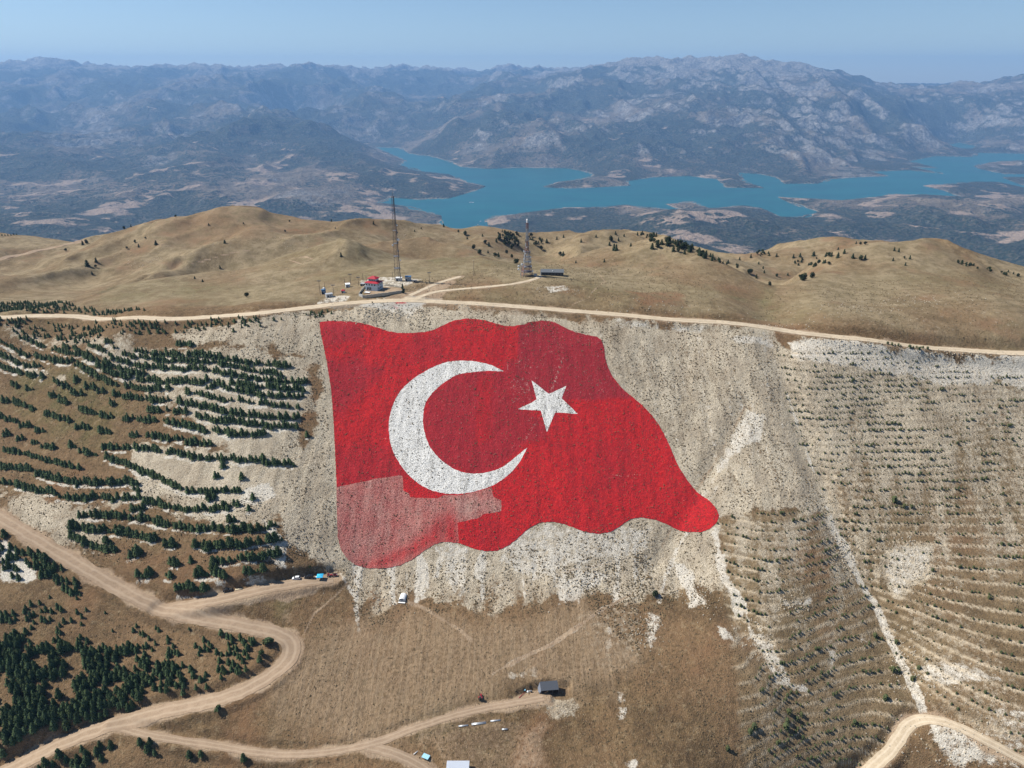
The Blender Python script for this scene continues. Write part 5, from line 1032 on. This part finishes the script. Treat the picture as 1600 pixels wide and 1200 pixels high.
for z in (10.5, 20, 30, 40): MB().box((0, 0, z), (w1_(z / 66) * 1.2, w1_(z / 66) * 1.2, .22)).build('platform', C_STEEL, r1)
r2, w2_, h2_ = lattice('lattice_mast', 823, 431, 43, 8.4, 1.5, .62, 'shorter rusty lattice mast with a broad base beside the long dark hut', C_STEEL, C_RUST, 18, 0, 4, .19, .10)
MB().lathe((0, 0, 44.5), [(.55, -1.5), (.62, -1.2), (.62, 1.2), (.5, 1.5)], 12).build('radome', C_WHITE, r2, True); MB().tube((0, 0, 41), (0, 0, 43.4), .2).build('stub', C_STEEL, r2)
for x, z, rd in ((-3.2, 21, .8), (-3.6, 15, .7), (2.2, 16, .7), (1.6, 12, .8), (-2.0, 19, .55), (2.6, 9, .6), (-1.0, 24, .5), (3.6, 5, .8), (-2.8, 9, .6)): dish(r2, x, -w2_(z / 43) / 2 - .5, z, rd)
for z in (4, 8, 12, 16, 20, 24): MB().box((0, 0, z), (w2_(z / 43) * 1.05, w2_(z / 43) * 1.05, .22)).build('platform', C_STEEL, r2)
for x, z in ((-3, 14), (2.6, 13), (-2.4, 18), (2, 20), (-1.5, 26), (1.2, 27), (1, 31)): MB().box((x, -w2_(z / 43) / 2 - .3, z), (.5, .4, 2.4)).build('panel_antenna', C_GREY, r2)
b = spot(814, 433.5); r3 = empty('antenna_pole', (b[0], b[1], b[2] - .2)); tag(r3, 'thin grey pole with three white dishes just left of the rusty mast', 'pole')
MB().tube((0, 0, 0), (0, 0, 16), .22, .14).build('pole', C_GREY, r3)
for x, z in ((-1.8, 9.6), (-1.9, 7.2), (.8, 11)): dish(r3, x, -.8, z, .95)
# ---- wooden poles, lamp heads
def pole(u, v, h, label, arms=0, stay=False):
    b = spot(u, v); o = empty('utility_pole', (b[0], b[1], b[2] - .3), .1); tag(o, label, 'pole', 'poles around the crest buildings')
    MB().tube((0, 0, 0), (0, 0, h), .20, .13).build('pole', C_WOOD, o)
    for k in range(arms): MB().box((0, 0, h - .5 - k * 1.1), (2.6, .2, .2)).build('crossarm', C_STEEL, o)
    if arms:
        for s in (-1, -.35, .35, 1): MB().box((s * 1.1, -.2, h - .15), (.5, .4, .5)).build('floodlight', C_STEEL, o)
    return o
for a in ((500.5,461,11.5,'tall pole with a wide crossarm of floodlights left of the grey shed',1),(521.5,460.5,8,'pole with a short crossarm just right of the grey shed',1),(508,455,7,'thin pole behind the small blue cabin',0),(539,446,6,'thin pole left of the white-roofed cabin',0),(548,444,8.6,'pole with a dark head behind the white-roofed cabin',1),(560.5,446,7,'pole with a crossarm just left of the red-roofed house',1),(567.5,442.5,8.4,'bare pole behind the left corner of the red-roofed house',0),(671,441.5,8.5,'lone pole with a crossarm right of the small huts',1),(740.5,431,13,'bare tall pole standing alone between the two masts',0),(614,437,6.5,'bare thin pole left of the tall mast base',0),(572.5,441,6,'short bare pole behind the yard',0)): pole(*a)
# ---- cabins and huts on the crest
def cabin(name, u, v, d, rz, label, cat, mw, mr, roof='flat', door=True, over=.25, win=1, rh=.8):
    b = spot(u, v); o = empty(name, (b[0], b[1], b[2] - .15), rz); tag(o, label, cat); w_, l_, h = d
    MB().box((0, 0, h / 2), (w_, l_, h)).build('wall', mw, o)
    if roof == 'flat': MB().box((0, 0, h + .09), (w_ + 2 * over, l_ + 2 * over, .18)).build('roof', mr, o)
    elif roof == 'hip': hip((0, 0, h + .19), (w_, l_), rh, over).build('roof', mr, o)
    else:
        m = MB(); x = w_ / 2 + over; y = l_ / 2 + over; m.v = [(-x,-y,h),(x,-y,h),(x,y,h),(-x,y,h),(-x,-y,h+.16),(x,-y,h+.16),(x,y,h+rh+.16),(-x,y,h+rh+.16)]
        m.f = [(3,2,1,0),(4,5,6,7),(0,1,5,4),(1,2,6,5),(2,3,7,6),(3,0,4,7)]; m.build('roof', mr, o)
    if door: q = MB().box((-w_ * .25, -l_ / 2 - .02, .95), (.9, .08, 1.9)).build('door', C_DARK, o)
    for k in range(win): opening(o, w_ * (.12 + .25 * k), h * .6, .7, .7, -l_ / 2)
    return o
cabin('shed', 514.5, 464, (4.8, 3.2, 2.7), .5, 'low grey shed beside the road left of the house', 'shed', C_GREY, C_GREY); cabin('cabin', 506, 459, (3.0, 2.6, 3.4), .2, 'small blue cabin with a white tank on its roof', 'cabin', C_BLUE, C_BLUE)
b = spot(507, 458.6); o = empty('water_tank', (b[0], b[1], gz(*hitg(506, 459)) + 3.35)); tag(o, 'bright white tank on top of the small blue cabin', 'tank'); MB().lathe((0, 0, 0), [(.7, .05), (.8, .3), (.8, 1.2), (.45, 1.5)], 12).build('body', C_WHITE, o, True); MB().lathe((0, 0, 0), [(.3, 1.5), (.3, 1.65)], 10).build('lid', C_GREY, o)
cabin('booth', 536.5, 457.5, (2.4, 2.2, 1.9), .1, 'tiny booth with a faded red roof left of the yard', 'booth', C_WALL, C_RED, 'hip'); cabin('cabin', 543.5, 448.5, (3.2, 2.8, 2.6), .35, 'pale blue cabin with a white roof behind the tiny booth', 'cabin', C_WALL, C_WHITE, 'mono', rh=.3)
cabin('hut', 623.5, 438.5, (4.6, 3.6, 2.6), 0, 'grey hut with a bright white roof at the foot of the tall mast', 'hut', C_GREY, C_WHITE); cabin('hut', 638, 438.5, (4.4, 3.6, 3.6), 0, 'taller blue-grey hut with a dark roof right of the tall mast', 'hut', C_GREY, C_BLUE, win=2); cabin('generator', 648.5, 441.5, (2.6, 1.9, 1.7), .2, 'small dark generator box right of the blue-grey hut', 'generator', C_STEEL, C_DKROOF, win=0); cabin('shed', 567, 446.5, (3.0, 2.4, 2.0), -.3, 'tiny brown shed behind the left wall of the yard', 'shed', C_WOOD, C_GREY)
b = spot(863, 430.5); o = empty('hut', (b[0], b[1] + 2.5, b[2] - .2), -.06); tag(o, 'long dark hut with a grey lean-to roof beside the rusty mast', 'hut')
MB().box((0, 0, 1.45), (18.4, 5.6, 2.9)).build('wall', plain('dark_board', (.07, .065, .06), .9, var=.4, sc=.8), o)
m = MB(); m.v = [(-9.6,-3.3,2.95),(9.6,-3.3,2.95),(9.6,3.3,2.95),(-9.6,3.3,2.95),(-9.6,-3.3,3.12),(9.6,-3.3,3.12),(9.6,3.3,4.2),(-9.6,3.3,4.2)]; m.f = [(3,2,1,0),(4,5,6,7),(0,1,5,4),(1,2,6,5),(2,3,7,6),(3,0,4,7)]; m.build('roof', plain('grey_roof_felt', (.10, .11, .12), .8, var=.3), o)
MB().box((0, -3.38, 3.03), (19.3, .12, .22)).build('fascia', C_GREY, o); MB().box((-9.3, -1.6, 1.3), (.5, 2.6, 2.8)).build('end_pillar', C_WHITE, o)
for x in (-7, -4.4, -1.8, .8, 3.4, 6): MB().box((x, -2.83, 1.25), (.9 if x > -7 else 1.4, .08, 1.6)).build('window', C_GLASS, o)
MB().box((-9.6, -4.2, .25), (2.6, 2.0, .4)).build('step', C_CONC, o); MB().lathe((.3, -1.6, 3.5), [(.28, 0), (.28, .7)], 10).build('vent', C_WHITE, o)
cabin('equipment_box', 836.5, 431.5, (2.2, 1.6, 1.8), 0, 'small pale box between the rusty mast and the long dark hut', 'box', C_GREY, C_GREY, win=0, door=False)
# ---- things in the foreground
b = spot(858.5, 1083); o = empty('shelter', (b[0], b[1] + 1.6, b[2] - .1), .10); tag(o, 'open-fronted shelter with a dark blue-grey sheet roof above a rubble heap', 'shelter')
m = MB(); m.v = [(-4.3,-2.7,3.0),(4.2,-2.7,3.0),(4.2,2.3,3.7),(-4.3,2.3,3.7),(-4.3,-2.7,3.12),(4.2,-2.7,3.12),(4.2,2.3,3.82),(-4.3,2.3,3.82)]; m.f = [(3,2,1,0),(4,5,6,7),(0,1,5,4),(1,2,6,5),(2,3,7,6),(3,0,4,7)]; m.build('roof', C_DKROOF, o)
MB().box((0, 2.1, 1.75), (8.2, .12, 3.6)).build('back_wall', C_DARK, o); MB().box((4.0, -.1, 1.45), (.12, 4.4, 3.1)).build('side_wall', C_DARK, o)
m = MB(); m.poly([(-4.35,-2.6,3.0),(-5.3,-2.3,.2),(-5.3,2.0,.2),(-4.35,2.2,3.6)]).poly([(-4.45,-2.6,2.9),(-4.45,2.2,3.5),(-5.4,2.0,.2),(-5.4,-2.3,.2)]); m.build('side_curtain', plain('grey_blue_sheet', (.16, .18, .22), .6), o)
for x in (-4.1, -1.4, 1.3, 4.0): MB().tube((x, -2.5, -.3), (x, -2.5, 3.0), .08).build('post', C_STEEL, o)
# the curved cut in the earth behind the shelter
cut = smooth_line(hits([(802,1092),(804,1086),(813,1077),(828,1070),(845,1065.5),(862,1062.5),(880,1063.5)]), .8, 1); n = len(cut); tg = np.gradient(cut, axis=0); tg /= np.hypot(tg[:, 0], tg[:, 1])[:, None]; nr = np.stack([-tg[:, 1], tg[:, 0]], 1)
ins = cut - nr * .0; out_ = cut + nr * .75; hgt = 1.9 * np.sin(np.linspace(.12, .88, n) * math.pi) ** .45
zt = np.maximum(HG(*(cut + nr * 1.4).T), PAD_Z + hgt) ; jj = fbm(np.arange(n) / 2.3, np.zeros(n), 4, 2) * .35
V = np.stack([np.column_stack([ins, np.full(n, PAD_Z - .3)]), np.column_stack([cut + nr * (.25 + jj[:, None]), PAD_Z + hgt * .8]), np.column_stack([out_ + nr * jj[:, None], zt * 0 + PAD_Z + hgt]), np.column_stack([cut + nr * 2.6, HG(*(cut + nr * 2.6).T) - .15])], 1).reshape(-1, 3)
me = mesh_np('earth_cut', V, grid_faces(n, 4), [plain('shaded_dark_earth', (.085, .060, .038), .95, .05, var=.4, sc=1.2)]); o = link('earth_cut', me); o['kind'] = 'structure'  # dark earth face, with the shade of the bank put into its colour
# rubble below it
rm = plain('pale_rubble', (.42, .365, .28), .95, .1, var=.3, sc=.8); rub = MB()
def rubble(mb, n, cen, sp, s0, s1, ang=.0):
    for _ in range(n):
        x = cen[0] + random.gauss(0, sp[0]); y = cen[1] + random.gauss(0, sp[1]); s = random.uniform(s0, s1); z = gz(x, y); mb.box((x, y, z + s * .2), (s, s * random.uniform(.6, 1), s * random.uniform(.5, .9)), random.uniform(0, 3), random.uniform(.5, .85))
c = hitg(875, 1105); rubble(rub, 170, c, (5.0, 2.6), .15, .5); c = hitg(602, 488); rubble(rub, 420, c, (16, 4.5), .3, 1.1)
for u, v, n, sp in ((1420,885,260,(9,9)),(1320,860,160,(4,8)),(1415,1030,150,(4,9)),(1450,1060,160,(9,5)),(1500,1150,260,(15,7)),(1180,1000,90,(5,6)),(1090,930,120,(5,6)),(1300,540,240,(20,3)),(1500,556,240,(26,3)),(405,780,120,(7,4)),(440,850,80,(4,5)),(900,910,160,(16,4)),(1235,944,60,(6,2)),(870,452,90,(9,4)),(600,445,120,(12,6)),(520,470,80,(7,3)),(1000,990,80,(5,6)),(230,755,90,(12,4)),(20,555,120,(12,5)),(330,560,160,(30,4)),(1450,470,120,(30,12)),(1340,480,100,(22,9)),(232,410,60,(14,10)),(450,378,60,(14,12)),(640,372,50,(14,12)),(700,452,70,(20,5)),(1010,478,90,(40,5)),(1150,505,120,(30,3)),(700,478,120,(22,4)),(1180,620,60,(6,10)),(960,880,120,(16,4)),(760,930,120,(22,4)),(590,930,90,(8,6))):
    rubble(rub, n, hitg(u, v), sp, .25, .85)
tag(rub.build('rubble', rm), 'loose pale stones scattered in heaps over the slopes', None, None, 'stuff')
b = spot(628, 940.5); o = empty('tent', (b[0], b[1], b[2] + .05), -.12); tag(o, 'small white barrel-roofed tent with a grey front at the slope foot', 'tent')
prof = [(-1.75, 0), (-1.75, 1.15), (-1.35, 1.75), (-.65, 2.15), (0, 2.28), (.65, 2.15), (1.35, 1.75), (1.75, 1.15), (1.75, 0)]; m = MB(); n = len(prof)
m.v = [(x, 0, z) for x, z in prof] + [(x, 4.6, z) for x, z in prof]; m.f = [(i, i + 1, n + i + 1, n + i) for i in range(n - 1)] + [tuple(range(n, 2 * n))]; m.build('canvas', C_WHITE, o, False)
m = MB(); m.poly([(x, .06, z) for x, z in prof]); m.build('front_flap', C_GREY, o); MB().box((0, .0, .9), (1.1, .06, 1.7)).build('door', plain('grey_canvas', (.22, .23, .26), .9), o); MB().box((0, -.6, .02), (3.8, .8, .1)).build('doorstep', C_WHITE, o)  # front flap and door in grey against the white canvas
b = spot(716, 1199); o = empty('barn', (b[0], b[1] - 1.6, b[2] - .2), 0); tag(o, 'low building with a pale corrugated roof cut by the bottom edge', 'building')
m = MB(); x0, x1, y0, y1, z0 = -4.9, 4.9, -3.4, 2.6, 2.7
for k in range(48):
    a = x0 + (x1 - x0) * k / 48; c_ = a + (x1 - x0) / 48; zz = .05 if k % 2 else 0; m.hull([(a, y0, z0 + zz), (c_, y0, z0 + zz), (c_, y1, z0 + .3 + zz), (a, y1, z0 + .3 + zz)], [(a, y0, z0 + .06 + zz), (c_, y0, z0 + .06 + zz), (c_, y1, z0 + .36 + zz), (a, y1, z0 + .36 + zz)])
m.build('roof', plain('pale_corrugated_sheet', (.50, .54, .60), .5, .4, .2), o); MB().box((0, -.4, 1.3), (9.2, 5.4, 2.7)).build('wall', C_BLOCK, o); MB().box((-2, -3.15, 1.0), (1.2, .1, 2.0)).build('door', C_DARK, o)
b = spot(665.5, 1184); o = empty('solar_panel', (b[0], b[1], b[2] + .15), -.42); tag(o, 'pale blue ribbed panel on a low frame beside the bottom track', 'panel')
MB().box((0, 0, .75), (3.2, 2.3, .10)).build('panel', C_PALEBLUE, o)
for x in (-.8, 0, .8): MB().box((x, 0, .82), (.07, 2.3, .05)).build('rib', C_WHITE, o)
for x in (-1.4, 1.4):
    for y in (-1, 1): MB().tube((x, y, -.3), (x, y, .72), .05).build('leg', C_STEEL, o)
def lying(name, u, v, L, ang, label, cat, mt, h=.35, w_=.4, grp=None, n=2):
    b = spot(u, v); o = empty(name, (b[0], b[1], b[2] + .1), ang); tag(o, label, cat, grp)
    for k in range(n): MB().tube((-L / 2, (k - (n - 1) / 2) * w_, .16), (L / 2 + .1 * k, (k - (n - 1) / 2) * w_ + .05, .16), .16, n=8).build('pipe' if n > 1 else 'rod', mt, o, True)
lying('pipe_stack', 724, 1134.5, 4.4, .12, 'leftmost of the three silver pipe bundles along the dirt track', 'pipes', C_METAL); lying('pipe_stack', 748, 1131, 6.6, .14, 'longest silver pipe bundle, middle one along the dirt track', 'pipes', C_METAL, n=3); lying('pipe_stack', 774, 1126.5, 4.6, .12, 'silver pipe bundle nearest the shelter along the dirt track', 'pipes', C_METAL); lying('pipe_stack', 788.5, 1140, 2.6, .05, 'short silver pipe bundle apart on the dusty field', 'pipes', C_METAL)
lying('white_beam', 650, 1176.5, 2.6, .75, 'short white beam lying left of the pale blue panel', 'beam', C_WHITE, n=1); lying('red_beam', 815.5, 1087, 4.4, .85, 'long red beam lying on the bare earth left of the shelter', 'beam', C_MRED, n=1); lying('plank_stack', 373, 921.3, 3.6, .15, 'pale planks lying behind the dark pickup', 'planks', plain('pale_plank', (.55, .47, .33), .9), n=3); 
b = spot(830.5, 1082); o = empty('barrel', b); tag(o, 'dark barrel on the bare earth left of the shelter', 'barrel'); MB().lathe((0, 0, 0), [(.42, 0), (.45, .35), (.42, .7), (.45, 1.0), (.40, 1.1)], 14).build('drum', C_DARK, o); MB().lathe((0, 0, 1.1), [(.36, 0), (.36, .03)], 12).build('lid', C_STEEL, o)
b = spot(820, 1078.5); o = empty('tool_pile', b); tag(o, 'small heap of pale blue and white odds and ends by the cut bank', 'heap'); MB().box((0, 0, .2), (1.1, .7, .5), .4, .7).build('crate', C_PALEBLUE, o); MB().box((1.4, -.8, .2), (.9, .9, .5), 1, .6).build('sack', C_WHITE, o); MB().box((2.4, -.6, .15), (.9, .5, .4), .2, .8).build('sack', C_GREY, o)
# ---- vehicles
def wheel(parent, x, y, r=.33, w_=.22):
    o = MB().lathe((0, 0, 0), [(r * .7, -w_ / 2), (r, -w_ / 2 + .03), (r, w_ / 2 - .03), (r * .7, w_ / 2)], 16, 'Y').build('wheel', C_TYRE, parent); o.location = (x, y, r)
    MB().lathe((0, 0, 0), [(r * .55, -w_ / 2 - .015), (r * .55, w_ / 2 + .015)], 12, 'Y').build('rim', C_METAL, o); return o
def car(u, v, yaw, mt, label, kind='hatch', name='parked_car', cat='car'):
    b = spot(u, v); o = empty(name, (b[0], b[1], b[2] + .12), yaw); tag(o, label, cat)
    L, W = (4.3, 1.8) if kind == 'hatch' else (4.9, 1.9); hb = .95 if kind == 'hatch' else 1.15
    side = [(-L/2, .32), (-L/2, .72), (-L/2 + .1, hb - .12), (-L/2 + .5, hb), (L/2 - 1.15, hb), (L/2 - .25, hb - .18), (L/2, hb - .38), (L/2, .34)]
    m = MB(); m.hull([(x, -W/2, z) for x, z in side], [(x, W/2, z) for x, z in side]); m.build('body', mt, o)
    if kind == 'hatch': c = [(-L/2 + .12, hb), (-L/2 + .45, hb + .48), (-L/2 + 1.0, hb + .55), (.35, hb + .52), (1.15, hb)]
    elif kind == 'suv': c = [(-L/2 + .12, hb), (-L/2 + .3, hb + .58), (-L/2 + .9, hb + .65), (.5, hb + .62), (1.25, hb)]
    else: c = [(-.55, hb), (-.4, hb + .58), (0, hb + .62), (.75, hb + .58), (1.35, hb)]
    g = MB(); g.hull([(x, -W/2 + .06, z) for x, z in c], [(x, W/2 - .06, z) for x, z in c]); g.build('window', C_GLASS, o)
    r = MB(); r.hull([(c[1][0] + .05, -W/2 + .14, c[1][1] + .05), (c[3][0] + .02, -W/2 + .14, c[3][1] + .03), (c[3][0] + .02, W/2 - .14, c[3][1] + .03), (c[1][0] + .05, W/2 - .14, c[1][1] + .05)], [(c[1][0] + .2, -W/2 + .2, c[2][1] + .06), (c[3][0] - .1, -W/2 + .2, c[2][1] + .06), (c[3][0] - .1, W/2 - .2, c[2][1] + .06), (c[1][0] + .2, W/2 - .2, c[2][1] + .06)]); r.build('roof_panel', mt, o)
    if kind == 'pickup':
        MB().box((-1.55, 0, hb + .012), (1.6, 1.5, .05)).build('cargo_bed', C_DARK, o); MB().box((-1.55, -.88, hb + .08), (1.7, .1, .16)).build('bed_rail', mt, o); MB().box((-1.55, .88, hb + .08), (1.7, .1, .16)).build('bed_rail', mt, o)
    for x in (-L/2 + .8, L/2 - .85):
        for y in (-W/2 + .06, W/2 - .06): wheel(o, x, y)
    for y in (-W/2 + .3, W/2 - .3): MB().box((L/2 - .02, y, hb - .42), (.10, .36, .16)).build('headlight', C_WHITE, o); MB().box((-L/2 + .01, y, hb - .25), (.10, .24, .20)).build('tail_light', C_MRED, o)
    for y in (-W/2 - .08, W/2 + .08): MB().box((.95, y, hb + .05), (.18, .16, .14)).build('mirror', mt, o)
    return o
car(463, 904.8, math.pi + .14, C_WCAR, 'white hatchback parked at the end of the side road below the flag'); car(483, 903.2, math.pi + .12, C_BLK, 'black off-road car parked between the white car and the blue canopy', 'suv'); car(356, 923.5, math.pi + .2, C_BLK, 'dark pickup parked alone under the bank of the side road', 'pickup', 'pickup_truck', 'pickup')
b = spot(500.5, 904.5); o = empty('canopy_tent', (b[0], b[1], b[2] + .05), .08); tag(o, 'bright blue canopy on thin legs beside the black car', 'canopy')
m = MB(); m.v = [(-1.7,-1.7,2.1),(1.7,-1.7,2.1),(1.7,1.7,2.1),(-1.7,1.7,2.1),(0,0,2.75),(-1.7,-1.7,1.85),(1.7,-1.7,1.85),(1.7,1.7,1.85),(-1.7,1.7,1.85)]; m.f = [(0,1,4),(1,2,4),(2,3,4),(3,0,4),(5,6,1,0),(6,7,2,1),(7,8,3,2),(8,5,0,3)]; m.build('canopy', C_CYAN, o)
for x in (-1.6, 1.6):
    for y in (-1.6, 1.6): MB().tube((x, y, -.2), (x, y, 2.1), .035).build('leg', C_METAL, o)
b = spot(494.5, 903); o = empty('folding_table', (b[0], b[1], b[2] + .05), .1); tag(o, 'pale folding table at the left side of the blue canopy', 'table'); MB().box((0, 0, .74), (1.5, .8, .05)).build('table_top', C_WHITE, o)
for x in (-.65, .65):
    for y in (-.3, .3): MB().tube((x, y, -.1), (x, y, .72), .025).build('leg', C_STEEL, o)
def machine(u, v, yaw, label, name, cat, mt, scale=1.0, trailer=False):
    b = spot(u, v); o = empty(name, (b[0], b[1], b[2] + .1), yaw, scale); tag(o, label, cat)
    if trailer:
        MB().box((0, 0, .85), (2.8, 1.6, .16)).build('deck', C_STEEL, o); MB().box((0, .78, 1.1), (2.8, .08, .4)).build('side_rail', mt, o); MB().box((0, -.78, 1.1), (2.8, .08, .4)).build('side_rail', mt, o); MB().box((-.2, 0, 1.25), (1.3, 1.0, .6), 0, .8).build('load', C_DARK, o); MB().tube((1.4, 0, .7), (2.5, 0, .5), .06).build('drawbar', C_STEEL, o)
        for y in (-.95, .95): wheel(o, 0, y, .35, .22)
    else:
        MB().box((.75, 0, .98), (1.6, .62, .55)).build('bonnet', mt, o); MB().box((-.5, 0, .85), (1.1, .9, .35)).build('chassis', C_STEEL, o); MB().box((-.75, 0, 1.2), (.5, .5, .12)).build('seat', C_DARK, o); MB().box((-.98, 0, 1.4), (.1, .5, .4)).build('backrest', C_DARK, o)
        MB().tube((-.05, 0, 1.2), (-.25, 0, 1.55), .03).build('steering_column', C_STEEL, o); MB().lathe((-.27, 0, 1.56), [(.2, 0), (.2, .03)], 12).build('steering_wheel', C_DARK, o); MB().tube((1.1, .2, 1.2), (1.1, .2, 1.9), .04).build('exhaust', C_STEEL, o)
        for y in (-.72, .72): wheel(o, -.75, y, .68, .36); MB().box((-.75, y, 1.42), (.95, .42, .06)).build('mudguard', mt, o)
        for y in (-.55, .55): wheel(o, 1.2, y, .42, .24)
    return o
machine(751, 1091, 1.45, 'small red tractor standing on the ploughed field', 'tractor', 'tractor', C_MRED); machine(515.5, 900.8, .1, 'red tractor at the end of the side road right of the blue canopy', 'tractor', 'tractor', C_MRED, 1.0); machine(523.5, 900, .1, 'dark-loaded trailer behind the red tractor at the road end', 'trailer', 'trailer', C_MRED, 1.0, True)
# ---- on the lake
def raft(u, v, L, W, yaw, label, name='boat', cat='boat'):
    p_ = at_z(u, v, 0); o = empty(name, (p_[0], p_[1], .1), yaw); tag(o, label, cat); k = L / 2
    MB().hull([(-k, -W/2, -.4), (k * .7, -W/2, -.4), (k * .92, 0, -.4), (k * .7, W/2, -.4), (-k, W/2, -.4)], [(-k, -W/2*1.1, 2), (k * .75, -W/2*1.1, 2), (k, 0, 2.4), (k * .75, W/2*1.1, 2), (-k, W/2*1.1, 2)]).build('hull', C_WHITE, o)
    MB().box((-k * .2, 0, 3.6), (L * .5, W * .7, 3.2)).build('cabin', C_WHITE, o); MB().box((-k * .2, 0, 5.35), (L * .54, W * .8, .3)).build('cabin_roof', C_GREY, o)
    MB().box((-k * .2, 0, 3.9), (L * .502, W * .704, 1.0)).build('window', C_GLASS, o)
raft(737, 316.5, 52, 15, 0, 'white ferry in the middle of the turquoise lake left arm', 'ferry', 'ferry'); raft(751, 346, 20, 7, .8, 'small white boat near the lake shore behind the ridge, farther one'); raft(747, 351, 18, 7, .3, 'small white boat closest to the grassy ridge')
haze()
